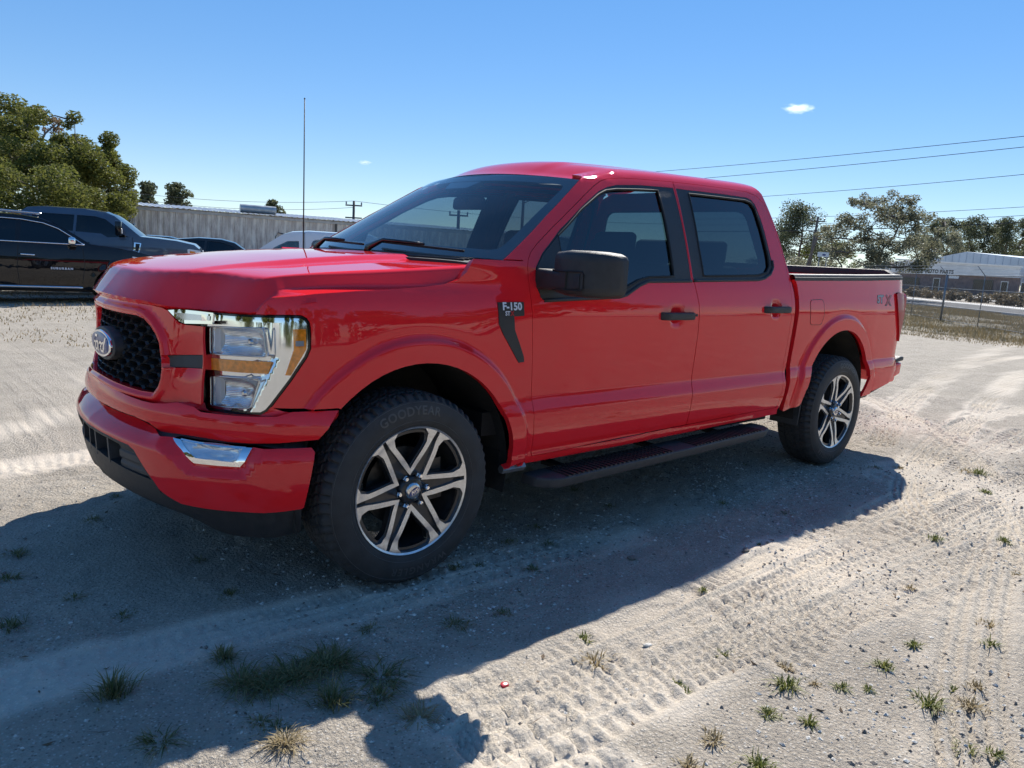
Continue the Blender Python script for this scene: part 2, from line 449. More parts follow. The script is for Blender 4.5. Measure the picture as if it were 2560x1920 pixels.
# ------------------------------------------------------------------ materials of the vehicles
def paint(name, col, metal=0., rough=.35, dust=.04, flake=0.):
    m = mat(name, col, rough=rough, metal=metal, coat=1., coat_r=.01, spec=.0)
    t = m.node_tree; b = t.nodes['Principled BSDF']; tc = t.nodes.new('ShaderNodeTexCoord')
    n = t.nodes.new('ShaderNodeTexNoise'); n.inputs['Scale'].default_value = 3.; n.inputs['Detail'].default_value = 10; n.inputs['Roughness'].default_value = .7
    t.links.new(tc.outputs['Object'], n.inputs['Vector'])
    r = t.nodes.new('ShaderNodeMapRange'); r.inputs[1].default_value = .42; r.inputs[2].default_value = .75; r.inputs[3].default_value = 0; r.inputs[4].default_value = dust
    t.links.new(n.outputs['Fac'], r.inputs[0])
    x = t.nodes.new('ShaderNodeMix'); x.data_type = 'RGBA'; x.inputs[6].default_value = (*col, 1); x.inputs[7].default_value = (.42, .38, .32, 1)
    t.links.new(r.outputs[0], x.inputs[0]); t.links.new(x.outputs[2], b.inputs['Base Color'])
    q = t.nodes.new('ShaderNodeMapRange'); q.inputs[1].default_value = .4; q.inputs[2].default_value = .8; q.inputs[3].default_value = .004; q.inputs[4].default_value = .004 + dust*1.2
    t.links.new(n.outputs['Fac'], q.inputs[0]); t.links.new(q.outputs[0], b.inputs['Coat Roughness'])
    n3 = t.nodes.new('ShaderNodeTexNoise'); n3.inputs['Scale'].default_value = 7.; n3.inputs['Detail'].default_value = 2
    t.links.new(tc.outputs['Object'], n3.inputs['Vector'])
    bp = t.nodes.new('ShaderNodeBump'); bp.inputs['Strength'].default_value = .035; bp.inputs['Distance'].default_value = .01
    t.links.new(n3.outputs['Fac'], bp.inputs['Height']); t.links.new(bp.outputs[0], b.inputs['Coat Normal'])
    return m
paint('red_paint', (.80, .018, .026), dust=.022)
mat('black_plastic', (.026, .026, .027), rough=.55, noise=.25, nscale=30, bump=.25, bscale=600)
mat('grey_plastic', (.05, .052, .055), rough=.6, noise=.2, nscale=25, bump=.15, bscale=500)
mat('gloss_black', (.008, .008, .009), rough=.12, spec=.5)
mat('seal_rubber', (.012, .012, .012), rough=.7)
mat('chrome', (.82, .83, .85), rough=.04, metal=1.)
mat('lamp_chrome', (.84, .85, .87), rough=.09, metal=1.)
mat('satin_silver', (.62, .63, .65), rough=.22, metal=1., noise=.08, nscale=40)
mat('wheel_machined', (.66, .68, .71), rough=.34, metal=1., noise=.12, nscale=60)
mat('wheel_dark', (.028, .029, .032), rough=.38, metal=.3, coat=.4, noise=.25, nscale=40)
mat('brake_iron', (.10, .095, .09), rough=.5, metal=.8, noise=.3, nscale=50)
mat('rubber', (.036, .036, .036), rough=.72, noise=.35, nscale=18, bump=.2, bscale=300)
mat('rubber_letter', (.075, .074, .072), rough=.5, noise=.2, nscale=30)
mat('amber', (.90, .27, .015), rough=.12, coat=1., noise=.25, nscale=60)
mat('red_lens', (.42, .006, .012), rough=.3, spec=.25)
mat('white_lens', (.75, .76, .78), rough=.15, coat=1.)
mat('decal_white', (.66, .70, .78), rough=.35)
mat('decal_grey', (.28, .29, .31), rough=.35)
mat('decal_black', (.012, .012, .012), rough=.4)
mat('decal_red', (.45, .01, .015), rough=.35)
mat('emblem_blue', (.008, .045, .20), rough=.35, coat=.3)
mat('interior', (.012, .012, .013), rough=.75, noise=.2, nscale=15)
mat('interior_grey', (.022, .022, .024), rough=.8, noise=.2, nscale=15)
mat('under_dark', (.015, .014, .013), rough=.85, noise=.4, nscale=10)
mat('liner', (.020, .019, .017), rough=.9, noise=.6, nscale=9, bump=.4, bscale=60)
mat('steel_grey', (.25, .25, .26), rough=.45, metal=.7, noise=.2)
mat('sticker', (.72, .74, .74), rough=.5)
mat('rib_white', (.70, .71, .72), rough=.3, coat=.5)
def ribbed(name, col, rough, axis, freq):
    m = mat(name, col, rough=rough, metal=1.); t = m.node_tree; b = t.nodes['Principled BSDF']
    tc = t.nodes.new('ShaderNodeTexCoord'); w = t.nodes.new('ShaderNodeTexWave'); w.bands_direction = axis; w.inputs['Scale'].default_value = freq
    t.links.new(tc.outputs['Object'], w.inputs['Vector'])
    bp = t.nodes.new('ShaderNodeBump'); bp.inputs['Strength'].default_value = .35; bp.inputs['Distance'].default_value = .004
    t.links.new(w.outputs['Fac'], bp.inputs['Height']); t.links.new(bp.outputs[0], b.inputs['Normal'])
ribbed('reflector', (.88, .89, .90), .14, 'Z', 55); M['reflector'].node_tree.nodes['Principled BSDF'].inputs['Metallic'].default_value = .9
mat('mesh_black', (.022, .022, .023), rough=.32, noise=.15, nscale=40)
mat('lamp_silver', (.80, .81, .83), rough=.2, metal=.6)
glass_mat('glass_side', (.24, .32, .34), ior=1.65)
glass_mat('glass_rear', (.09, .12, .14), ior=1.65)
glass_mat('glass_front', (.80, .87, .87), dust=.014, ior=1.45)
glass_mat('glass_lens', (.93, .95, .96), ior=1.35)

# ------------------------------------------------------------------ the red pickup
TR = empty('pickup_truck')
tag(TR, 'red crew cab pickup truck parked on pale sand, front corner towards the lamps', 'pickup truck')
A_CUT = [(.690,.446),(.678,.512),(.662,.625),(.658,.73),(.645,.9),(.632,1.041),(.621,1.176),(.614,1.27),(.616,1.327),(.629,1.366),(.657,1.407),(.712,1.454),(.84,1.543),(.974,1.624),(1.137,1.715),(1.227,1.762),(1.292,1.79),(1.361,1.807),(1.477,1.813),(1.77,1.811),(1.918,1.811)]
B_CUT = [(1.918,1.811),(1.908,1.77),(1.880,1.604),(1.863,1.442),(1.855,1.321),(1.875,1.275),(1.902,1.168),(1.912,1.005),(1.905,.73),(1.890,.617),(1.895,.518),(1.905,.474)]
C_CUT = [(1.918,1.811),(2.5,1.806),(2.68,1.800),(2.78,1.785),(2.835,1.75),(2.862,1.69),(2.890,1.58),(2.908,1.448),(2.925,1.31),(2.932,1.21),(2.932,1.1),(2.925,.9),(2.912,.74),(2.897,.62),(2.890,.492)]
REAR = [(2.80,1.92),(2.86,1.80),(2.90,1.6),(2.92,1.45),(2.94,1.35),(2.962,1.25),(2.968,1.2),(2.966,1.07),(2.950,.754),(2.935,.70),(2.925,.5),(2.912,.447)]
HOOD_CUT = [(-.661,1.112),(-.638,1.14),(-.612,1.166),(-.52,1.181),(-.424,1.194),(-.25,1.208),(-.097,1.217),(.071,1.230),(.17,1.243),(.235,1.262),(.277,1.297),(.308,1.352)]
LAMP = [(-.938,1.098),(-.80,1.102),(-.659,1.107),(-.519,1.113),(-.481,1.113),(-.461,1.103),(-.450,1.088),(-.446,1.06),(-.445,.996),(-.459,.962),(-.515,.877),(-.587,.780),(-.607,.757),(-.632,.743),(-.769,.731),(-.917,.721),(-.931,.722),(-.936,.894)]
WS = [(.49,1.362),(.653,1.479),(.837,1.61),(.997,1.709),(1.162,1.803)]
arc = lambda k, a0, a1, n=24, e=0.: [(ARCH[k][0] + (ARCH[k][2]+e)*math.cos(t), ARCH[k][1] + (ARCH[k][2]+e)*math.sin(t)) for t in np.linspace(math.radians(a0), math.radians(a1), n)]

# feature lines of the pressings: the sheets get rows of points along them
flank_lines = [[(.55, z), (3.0, z)] for z in (.458, .467, .652, .690, .706, .722, .733, .745, 1.095, 1.15)]
def arch_lines(k): return [arc(k, -20, 200, 80, e) for e in (.012, .045, .070, .082, .094, .106, .118, .130, .150)]
# fenders
fend = [(.523,.411)] + A_CUT[:9] + [(.622,1.350),(.620,1.358)] + [(.31,1.356)] + HOOD_CUT[::-1] + LAMP[2:12] + [(-.592,.772),(-.345,.772)] + arc(0, 136, 0) + [(.540,.41)][:0]
FE = both('fender', side, fend, 'red_paint', (TR, TR), h=.018, lines=arch_lines(0), gap=.0022, flange=.03)
# cab side frame with one opening for the two doors
hole = A_CUT + C_CUT[1:]
cabo = [(.49,1.362)] + WS[1:] + [(1.185,1.83),(1.195,1.87),(1.20,1.92)] + REAR + [(2.0,.427),(1.35,.415),(.60,.411)] + A_CUT[:9][::-1][::-1][:0] + [(.655,.445),(.645,.512),(.630,.625),(.626,.73),(.613,.9),(.600,1.041),(.589,1.176),(.582,1.27),(.585,1.327),(.600,1.362)]
both('cab_side', side, cabo, 'red_paint', (TR, TR), h=.028, holes=[hole], flange=.05)
# dark jambs behind the door gaps
both('door_jamb', lambda s, v: side(s, v, .022), shrink(hole, -.03), 'seal_rubber', (TR, TR), h=.06, holes=[shrink(hole, .03)], flange=0)
both('centre_pillar', lambda s, v: side(s, v, .022), [(1.86,1.83),(1.83,1.32),(1.86,.45),(1.95,.45),(1.96,1.2),(1.91,1.32),(1.97,1.83)], 'seal_rubber', (TR, TR), h=.06, flange=0)
# doors
DLO_F = [(.690,1.183),(.668,1.225),(.656,1.271),(.668,1.329),(.731,1.406),(.885,1.531),(1.084,1.652),(1.251,1.735),(1.332,1.76),(1.406,1.772),(1.60,1.776),(1.897,1.775),(1.880,1.66),(1.857,1.442),(1.846,1.318),(1.846,1.300),(1.463,1.290),(1.388,1.268),(1.279,1.219),(1.225,1.208),(1.177,1.203)]
DLO_R = [(1.920,1.774),(2.025,1.771),(2.40,1.770),(2.655,1.766),(2.700,1.756),(2.725,1.730),(2.738,1.66),(2.744,1.55),(2.748,1.43),(2.744,1.395),(2.70,1.362),(2.617,1.336),(2.547,1.326),(1.868,1.303),(1.866,1.325),(1.874,1.442),(1.890,1.604)]
GL_F = [(.862,1.498),(1.075,1.634),(1.241,1.716),(1.309,1.739),(1.392,1.748),(1.745,1.753),(1.728,1.60),(1.694,1.317),(1.48,1.307),(1.393,1.290),(1.282,1.248),(1.20,1.222),(1.10,1.216),(.83,1.210),(.845,1.35)]
GL_R = [(2.028,1.750),(2.62,1.748),(2.680,1.738),(2.706,1.705),(2.714,1.6),(2.718,1.45),(2.705,1.395),(2.66,1.362),(2.56,1.346),(1.972,1.327),(1.982,1.476),(2.010,1.66)]
doorF = A_CUT + B_CUT[1:]
doorR = C_CUT + B_CUT[1:][::-1]
def cup(s, v):            # hand recess behind the handle
    o = 0
    for cx, cz in ((1.70, 1.105), (2.735, 1.140)):
        o = o + .016*np.exp(-(((s-cx)/.045)**4 + ((v-cz)/.042)**4))
    return o
dside = lambda s, v: side(s, v, cup(s, v))
DF = both('front_door', dside, doorF, 'red_paint', (TR, TR), h=.022, lines=flank_lines, gap=.0028, holes=[DLO_F], flange=.02)
DR = both('rear_door', dside, doorR, 'red_paint', (TR, TR), h=.022, lines=flank_lines, gap=.0028, holes=[DLO_R], flange=.02)
ins = lambda d: (lambda s, v: side(s, v, d))
both('window_trim', ins(.001), shrink(DLO_F, -.002), 'black_plastic', DF, h=.03, holes=[GL_F], flange=.016)
both('window_trim', ins(.001), shrink(DLO_R, -.002), 'black_plastic', DR, h=.03, holes=[GL_R], flange=.016)
both('window_glass', ins(.011), shrink(GL_F, -.008), 'glass_side', DF, h=.06, flange=0)
both('window_glass', ins(.011), shrink(GL_R, -.008), 'glass_rear', DR, h=.06, flange=0)
# rubber seal along the upper edge of the glass
for G, D in ((GL_F, DF), (GL_R, DR)):
    e = [side(a, b, .003) for a, b in dens(G, .04)]; m = MB().tube(np.array(e + e[:1]), .007, 6, cap=False)
    m.build('window_seal', 'seal_rubber', D[0], smooth=True); m.mirror().build('window_seal', 'seal_rubber', D[1], smooth=True)
# belt moulding
for pts, D in (([(1.846,1.295),(1.463,1.284),(1.388,1.262),(1.279,1.213),(1.225,1.202),(1.10,1.197),(.70,1.180)], DF), ([(1.868,1.298),(2.547,1.320),(2.617,1.330),(2.70,1.356),(2.748,1.392),(2.752,1.43)], DR)):
    m = MB().tube(np.array([side(a, b, -.001) for a, b in dens(pts, .03, False)]), .0085, 8)
    m.build('belt_moulding', 'black_plastic', D[0], smooth=True); m.mirror().build('belt_moulding', 'black_plastic', D[1], smooth=True)
# handles
def handle(s0, s1, z0, D):
    m = MB()
    n = 14; X = []
    for i in range(n+1):
        t = i/n; s = s0+(s1-s0)*t; b = side(s, z0)
        out = .030*min(1, (1-abs(2*t-1)**6)*1.3) + .004
        h = .021*(1-.25*t*0); y0 = b[1]-out
        X.append([(s, y0+.014, b[2]+h), (s, y0, b[2]+h*.8), (s, y0-.003, b[2]), (s, y0, b[2]-h*.8), (s, y0+.014, b[2]-h), (s, y0+.016, b[2])])
    X = np.array(X); Y = np.concatenate([X, X[:, :1]], 1); m.grid(Y)
    m.F += [tuple(range(6)), tuple(range(n*7, n*7+6))]
    o = m.build('door_handle', 'black_plastic', D[0], auto=50, fix=True)
    m.mirror().build('door_handle', 'black_plastic', D[1], auto=50, fix=True)
handle(1.558, 1.850, 1.105, DF); handle(2.590, 2.893, 1.140, DR)
m = MB().lathe([(0, 0), (.008, 0), (.008, .004), (0, .004)], 12, c=(1.838, -1.020, 1.112)); m.build('key_lock', 'black_plastic', DF[0], auto=40)

# ------------------------------------------------------------------ hood, cowl, windshield, roof
zc_ = pchip([-.92,-.8,-.7,-.577,-.355,-.2,.06,.3,.5], [1.215,1.238,1.256,1.276,1.304,1.322,1.346,1.360,1.366])
zr_ = pchip([-.92,-.634,-.36,.1,.42,.5], [1.195,1.240,1.276,1.317,1.347,1.352])
zg_ = pchip([-.9,-.7,-.355,-.05,.235,.45], [1.165,1.192,1.221,1.234,1.250,1.262])
zk_ = pchip([-.9,-.7,-.59,-.42,-.1,.18,.45], [1.11,1.145,1.168,1.192,1.215,1.240,1.262])
yr_ = pchip([-.9,-.7,-.36,.1,.36,.5], [.70,.755,.822,.880,.902,.905]); yg_ = pchip([-.9,-.70,-.55,-.36,.1,.36,.5], [.80,.825,.835,.846,.902,.924,.928])
XL = pchip([0,.15,.30,.40,.46,.51,.56,.61,.663,.718,.788,.835,.85,.864,.912,.936], [-.898,-.890,-.866,-.836,-.808,-.778,-.738,-.702,-.679,-.660,-.627,-.596,-.580,-.560,-.495,-.415])
ZL = pchip([0,.40,.48,.54,.66,.788,.835,.85,.864,.912,.936], [1.124,1.115,1.106,1.103,1.104,1.108,1.112,1.14,1.166,1.181,1.194])
def ramp(a, b, x): return np.clip((x-a)/(b-a), 0, 1)
def hood_top(x, y):
    a = np.abs(y)
    zc, zr, zg, zk, yr, yg = zc_(x), zr_(x), zg_(x), zk_(x), yr_(x), yg_(x)
    dm = pchip([-.92,-.8,-.6,-.3,.5], [0,.002,.010,.020,.024])(x)
    z = zc - .006*(a/.47)**2 - dm*sstep(.47, .55, a)
    z1 = zc - .006 - dm
    z = z + np.where(a > .5, (zr - z1)*ramp(.56, yr, a), 0)
    z = z - .012*np.exp(-((a-yr)/.02)**2)*0
    r = ramp(yr, yg, a); r = r*r*(3-2*r)*.35 + r*.65
    z = z - (zr - zg)*r - (zg - zk)*ramp(yg, .955, a)
    return z
def hood_fn(x, y):
    d = x - XL(np.abs(y)); T = hood_top(x, y); q = 1 - np.maximum(d, 0)/.076; w = (q + np.sqrt(q*q + .030))/2/1.0074
    k = 1.
    return np.stack([x + 0*y, y + 0*x, T - (T - ZL(np.abs(y)))*w*k], -1)
hc = side(np.array([a for a, b in HOOD_CUT]), np.array([b for a, b in HOOD_CUT]))
left = [(q[0], q[1]) for q in hc]
fr = [(float(XL(y)), -y) for y in np.r_[np.linspace(0, .40, 6), np.linspace(.44, .56, 5), np.linspace(.60, abs(hc[0][1])-.02, 6)]]
rear = [(.345, -.90), (.36, -.80), (.325, -.70), (.27, -.5), (.235, -.25), (.225, 0)]
half = fr + left + rear                               # centre front -> side -> centre rear
hood = half + [(a, -b) for a, b in half[::-1]][1:-1]
xs_ = np.linspace(-.85, .36, 50); hl_ = []
for e in (-.016, -.006, .006): hl_ += [[(x, k*(float(yr_(x))+e)) for x in xs_] for k in (1, -1)]
for e in (-.006, .006): hl_ += [[(x, k*(float(yg_(x))+e)) for x in xs_] for k in (1, -1)]
for y in (.47, .49, .53, .55): hl_ += [[(-.8, k*y), (.35, k*y)] for k in (1, -1)]
HOOD = panel('hood', hood_fn, hood, 'red_paint', TR, h=.022, lines=hl_, gap=.002, flange=.035)
both('cab_gap_shade', lambda s, v: side(s, v, .05), [(2.90,.47),(2.93,.75),(2.94,1.3),(3.05,1.3),(3.06,.75),(3.03,.47)], 'seal_rubber', (TR, TR), h=.05, flange=0)  # added black filler sheet: painted shade in the gap between cab and bed
# windshield between the pillars
wsp = [side(a, b) for a, b in WS]; WX = [pchip(np.linspace(0, 1, 5), [q[i] for q in wsp]) for i in range(3)]
def ws_fn(u, t, ins=0.):
    """u across -1..1, t up 0..1"""
    y = WX[1](t)*(-u)*-1; x = WX[0](t) - (.205 - .075*t)*(1-np.abs(u)**2.3) + ins; z = WX[2](t) + (.012 + .026*t)*(1-u*u) - ins*.6
    return np.stack([x, -np.abs(WX[1](t))*(-u)*-1*-1, z], -1)
def ws2(u, t): return ws_fn(-u, t, .006)
sq = [(-.985,.0),(.985,.0),(.99,.5),(.985,.985),(-.985,.985),(-.99,.5)]
panel('windshield', ws2, sq, 'glass_front', TR, h=.07, flange=0)
WIN = TR.children[-1]
# black frit band round the glass
frit_in = rounded([(-.915,.10),(.915,.10),(.925,.90),(-.925,.90)], .06)
panel('windshield_band', lambda u, t: ws_fn(-u, t, .010), sq, 'gloss_black', TR, h=.06, holes=[frit_in], flange=0)
panel('camera_patch', lambda u, t: ws_fn(-u, t, .012), rounded([(-.20,.91),(.20,.91),(.13,.80),(-.13,.80)], .02), 'gloss_black', TR, h=.05, flange=.03)
for a, b in (((.52,.845),(.60,.885)), ((.40,.90),(.46,.925))):
    panel('inspection_sticker', lambda u, t: ws_fn(-u, t, .0095), [(-a[0],a[1]),(-b[0],a[1]),(-b[0],b[1]),(-a[0],b[1])], 'sticker', TR, h=.05, flange=0)
# cowl with slats
cw = np.linspace(-.86, .86, 25)
xr = pchip([0,.25,.5,.70,.80,.90], [.20,.215,.25,.305,.33,.34])
def cowl_fn(x, y):
    a = np.abs(y); return np.stack([x + 0*y, y + 0*x, 1.322 + .026*(1-(a/.9)**2) + (x-.25)*.10], -1)
cowl = [(float(xr(abs(y))), y) for y in cw] + [(float(WX[0](0)-.205*(1-abs(y/.925)**2.3)+.03), y) for y in cw[::-1]]
panel('cowl', cowl_fn, cowl, 'black_plastic', TR, h=.05, flange=.04)
for y in np.linspace(-.78, .78, 40):
    pass
m = MB()
for k in range(4):
    ys = np.linspace(-.80, .80, 30); m.tube(np.array([cowl_fn(float(xr(abs(q)))+.035+.028*k, q) + np.array([0, 0, .004]) for q in ys]), .0055, 6)
m.build('cowl_slats', 'black_plastic', TR, smooth=True)
# wipers
for y0, y1, off in ((-.12, -.74, .0), (.52, -.06, .0)):
    piv = cowl_fn(float(xr(abs(y0)))+.075, y0) + np.array([0, 0, .012])
    W_ = empty('windshield_wiper'); W_.parent = TR
    u1, u0 = y1/.93, (y0-.02)/.93
    def gp(u, t): q = ws_fn(np.array(u), np.array(t), -.014); q[1] = u*.0 + (-abs(WX[1](t))*-u); return q
    e = np.array([gp(u, .028+.05*abs(u-u1)/.7) for u in np.linspace(u0-.02, u1, 9)])
    MB().tube(e, .0065, 6).build('wiper_blade', 'seal_rubber', W_, smooth=True)
    mid = e[5] + np.array([-.012, 0, .012])
    MB().tube(np.array([piv + [0, 0, -.01], piv + [.0, .0, .012], e[1] + [-.02, 0, .012], mid]), [.022, .018, .010, .006], 8).build('wiper_arm', 'gloss_black', W_, smooth=True)
# roof
ye = lambda x: abs(side(x, 1.92)[..., 1]); ze = lambda x: side(x, 1.92)[..., 2]
NX, NT = 44, 41; X = np.zeros((NX, NT, 3))
for i in range(NX):
    r = i/(NX-1)
    for j in range(NT):
        t = -1 + 2*j/(NT-1); xf_ = 1.195 - .165*(1-abs(t)**2.2); xb = 2.845 + .01*(1-t*t)
        x = xf_ + (xb-xf_)*r; xe = 1.2 + (2.80-1.2)*r
        zz = ze(xe) + .042*(1-abs(t)**2.4) + .010*sstep(.74, .60, abs(t)) if False else ze(xe) + .040*(1-abs(t)**2.4) + .009*float(1-sstep(.58, .66, abs(t)))
        wtop = ws_fn(np.array(-t*.86), np.array(.985))[2]
        zz = zz + (wtop - zz)*math.exp(-(r/.055)**1.4)*.98
        zz -= .055*float(sstep(.955, 1.0, r))**2
        X[i, j] = (x, t*float(ye(xe))*.996, zz)
m = MB().grid(X); m.F = [f[::-1] for f in m.F]
RO = m.build('roof', 'red_paint', TR, smooth=True)
# rear wall of the cab with glass
yb = [(-.93,.70),(-.95,1.1),(-.935,1.33),(-.80,1.62),(-.66,1.86),(-.55,1.90)]; yb = yb + [(-a, b) for a, b in yb[::-1]]
rw = lambda y, z: np.stack([2.945 - np.maximum(z-1.33, 0)*.21 - .05*np.maximum(np.abs(y)-.75, 0) + 0*y, y + 0*z, z + 0*y], -1)
rg = rounded([(-.72,1.40),(.72,1.40),(.60,1.76),(-.60,1.76)], .07)
panel('cab_rear_wall', rw, yb, 'red_paint', TR, h=.08, holes=[rg], flange=.0)
panel('rear_window', lambda y, z: rw(y, z) - np.array([.004, 0, 0]), shrink(rg, -.01), 'glass_side', TR, h=.2, flange=0)
# antenna
ab = np.array([.415, .86, 1.23])
a_ = empty('antenna'); a_.parent = TR
MB().tube(np.array([ab, ab + [0, 0, .06]]), [.022, .012], 10).build('antenna_base', 'black_plastic', a_, smooth=True)
MB().tube(np.array([ab + [0, 0, .05], ab + [-.002, 0, .5], [.411, .86, 2.215]]), [.0042, .0036, .0028], 6).build('antenna_mast', 'black_plastic', a_, smooth=True)
MB().lathe([(0, -.006), (.006, 0), (0, .006)], 8, 'z', (.411, .86, 2.218)).build('antenna_tip', 'black_plastic', a_, smooth=True)
# ------------------------------------------------------------------ front end
def sym(left): return list(left) + [(-a, b) for a, b in left[::-1] if abs(a) > 1e-6]
OPEN = [(0,1.057),(-.316,1.058),(-.362,1.05),(-.40,1.029),(-.435,.999),(-.457,.968),(-.467,.931),(-.477,.90),(-.481,.866),(-.480,.83),(-.472,.801),(-.452,.774),(-.385,.772),(-.142,.779),(0,.783)]
GPAN = [(0,1.104),(-.384,1.104),(-.447,1.099),(-.477,1.091),(-.506,1.067),(-.528,1.050),(-.553,1.044),(-.640,1.046),(-.650,.945),(-.655,.889),(-.668,.760),(-.545,.752),(-.500,.735),(-.44,.722),(-.339,.728),(0,.737)]
SLOT = [(-.483,.923),(-.644,.941),(-.650,.890),(-.489,.876)]
openp = sym(OPEN)
def gril_red(y, z):
    y, z = np.broadcast_arrays(np.asarray(y, float), np.asarray(z, float))
    P = np.c_[y.ravel(), z.ravel()]; d = dist_poly(P, openp).reshape(y.shape)
    up_ = .016*(1-sstep(.022, .040, d)) - .010*(1-sstep(.0, .016, d))
    dip = .012*np.exp(-((np.abs(y)-.60)/.06)**2)*np.exp(-((z-.915)/.05)**2)
    return gril(y, z, -up_ + dip)
GR = panel('grille_surround', gril_red, sym(GPAN), 'red_paint', TR, h=.016, lines=[np.vstack([shrink(openp, -e), shrink(openp, -e)[:1]]) for e in (.005, .010, .016, .022, .028, .034, .040)], holes=[openp, SLOT, [(-a, b) for a, b in SLOT[::-1]]], flange=.045, oflange=.010, flip=True)
# black hexagonal mesh, cell by cell in one moulding
m = MB(); PY, PZ = .088, .0335; back = shrink(openp, -.03)
for r in range(-6, 7):
    for c in range(-7, 8):
        cy = (c + .5*(r % 2))*PY; cz = .917 + r*PZ*.86
        if not inside([(cy, cz)], back)[0]: continue
        if (cy/.17)**2 + ((cz-.917)/.062)**2 < .55: continue
        hx = lambda ky, kz: np.array([(cy-ky, cz), (cy-ky*.72, cz+kz), (cy+ky*.72, cz+kz), (cy+ky, cz), (cy+ky*.72, cz-kz), (cy-ky*.72, cz-kz)])
        a, b = hx(PY*.50, PZ*.50), hx(PY*.43, PZ*.35); c2 = hx(PY*.40, PZ*.31)
        A = gril(a[:, 0], a[:, 1], .030); B = gril(b[:, 0], b[:, 1], .020); D = gril(c2[:, 0], c2[:, 1], .085)
        V = np.vstack([A, B, D]); F = []
        for i in range(6):
            j = (i+1) % 6; F += [(i, j, 6+j, 6+i), (6+i, 6+j, 12+j, 12+i)]
        m.add(V, F)
m.build('grille_mesh', 'mesh_black', TR)
panel('grille_backing', lambda y, z: gril(y, z, .088), shrink(openp, -.035), 'under_dark', TR, h=.2, flange=0)
both_slot = [SLOT, [(-a, b) for a, b in SLOT[::-1]]]
for k, S_ in enumerate(both_slot):
    panel('grille_side_bar', lambda y, z: gril(y, z, .010), shrink(S_, .002), 'grey_plastic', TR, h=.05, flange=.03, flip=True)
# oval emblem
EMB = empty('emblem'); EMB.parent = TR
def oval(ry, rz, x0, x1, name, material, dome=0.):
    th = np.arange(48)*2*np.pi/48; m = MB(); rows = []
    for k, x in ((1.0, x1), (1.0, x0+.004), (.965, x0)):
        rows.append(np.c_[np.full(48, x), ry*k*np.cos(th), .914+rz*k*np.sin(th)])
    for k in (.8, .6, .4, .2, .02):
        rows.append(np.c_[np.full(48, x0-dome*(1-k*k)), ry*k*np.cos(th), .914+rz*k*np.sin(th)])
    V = np.vstack(rows); F = []
    for i in range(len(rows)-1):
        for j in range(48): F.append((i*48+j, i*48+(j+1) % 48, (i+1)*48+(j+1) % 48, (i+1)*48+j))
    m.add(V, F); return m.build(name, material, EMB, auto=40, fix=True)
oval(.168, .069, -.896, -.845, 'emblem_bezel', 'grey_plastic')
oval(.152, .056, -.908, -.89, 'emblem_rim', 'chrome')
oval(.139, .047, -.9100, -.89, 'emblem_field', 'emblem_blue', .008)
def script(size, fn, name, material, parent, txt='Ford', bold=.008, shear=.45, space=.85):
    V, F = text_mesh(txt, size, bold=size*bold, shear=shear, space=space)
    return mk(name, fn(V), F, material, parent)
script(.098, lambda V: np.c_[-.9125-.0075*np.maximum(0, 1-(V[:, 0]/.14)**2-(V[:, 1]/.05)**2), -V[:, 0]*1.0, .912+V[:, 1]*.95], 'emblem_lettering', 'chrome', EMB)

# headlamps: gasket, chrome housing with two reflector wells, amber strip, side marker, clear cover
HL = [empty('headlamp'), empty('headlamp')]
for q in HL: q.parent = TR
UPR = rounded([(-.885,1.046),(-.628,1.061),(-.610,.960),(-.880,.945)], .012)
AMB = rounded([(-.898,.928),(-.592,.942),(-.606,.896),(-.899,.882)], .006)
LWR = rounded([(-.880,.862),(-.636,.878),(-.676,.763),(-.880,.747)], .012)
SAM = [(-.511,1.064),(-.463,1.066),(-.461,.992),(-.516,.896),(-.538,.896),(-.507,.99)]
lo_ = shrink(LAMP, .010); lo_[:, 0] = np.where(lo_[:, 0] < -.90, -.9325, lo_[:, 0])
both('lamp_gasket', ins(.002), LAMP, 'gloss_black', HL, h=.04, holes=[lo_], flange=.05, gap=.001, holeflange=False)
def hous(s, v): # stepped chrome housing
    e = s + .55*np.maximum(0, .955-v)*1.0
    return side(s, v, .004 + .020*(1-ramp(-.600, -.560, e)) - .010*(1-ramp(-.66, -.640, e)))
both('lamp_housing', hous, lo_, 'lamp_chrome', HL, h=.012, holes=[UPR, AMB, LWR], flange=.05, oflange=.002)
def well(c, rs, rv, d): return lambda s, v: side(s, v, .022 + d*np.maximum(0, 1-np.abs((s-c[0])/rs)**2.2*.9-np.abs((v-c[1])/rv)**2.2*.9))
both('lamp_reflector', well((-.735,1.003), .13, .060, .055), shrink(UPR, -.002), 'reflector', HL, h=.012, flange=0)
both('lamp_reflector', well((-.75,.812), .12, .064, .055), shrink(LWR, -.002), 'reflector', HL, h=.012, flange=0)
both('lamp_rib_plate', ins(.020), [(-.876,1.040),(-.846,1.042),(-.842,.952),(-.872,.950)], 'rib_white', HL, h=.02, flange=.02)
both('lamp_rib_plate', ins(.020), [(-.872,.856),(-.842,.858),(-.842,.755),(-.872,.753)], 'rib_white', HL, h=.02, flange=.02)
for G in (UPR, LWR):
    e = [side(a, b, .005) for a, b in dens(G, .02)]; m = MB().tube(np.array(e+e[:1]), .0032, 6, cap=False)
    m.build('lamp_frame', 'satin_silver', HL[0], smooth=True); m.mirror().build('lamp_frame', 'satin_silver', HL[1], smooth=True)
both('turn_signal', ins(.010), shrink(AMB, .0005), 'amber', HL, h=.03, flange=.02)
both('side_marker', ins(.000), SAM, 'amber', HL, h=.03, flange=.02)
both('side_marker_reflector', ins(-.001), [(-.500,1.022),(-.470,1.023),(-.470,1.004),(-.500,1.003)], 'decal_grey', HL, h=.03, flange=.004)
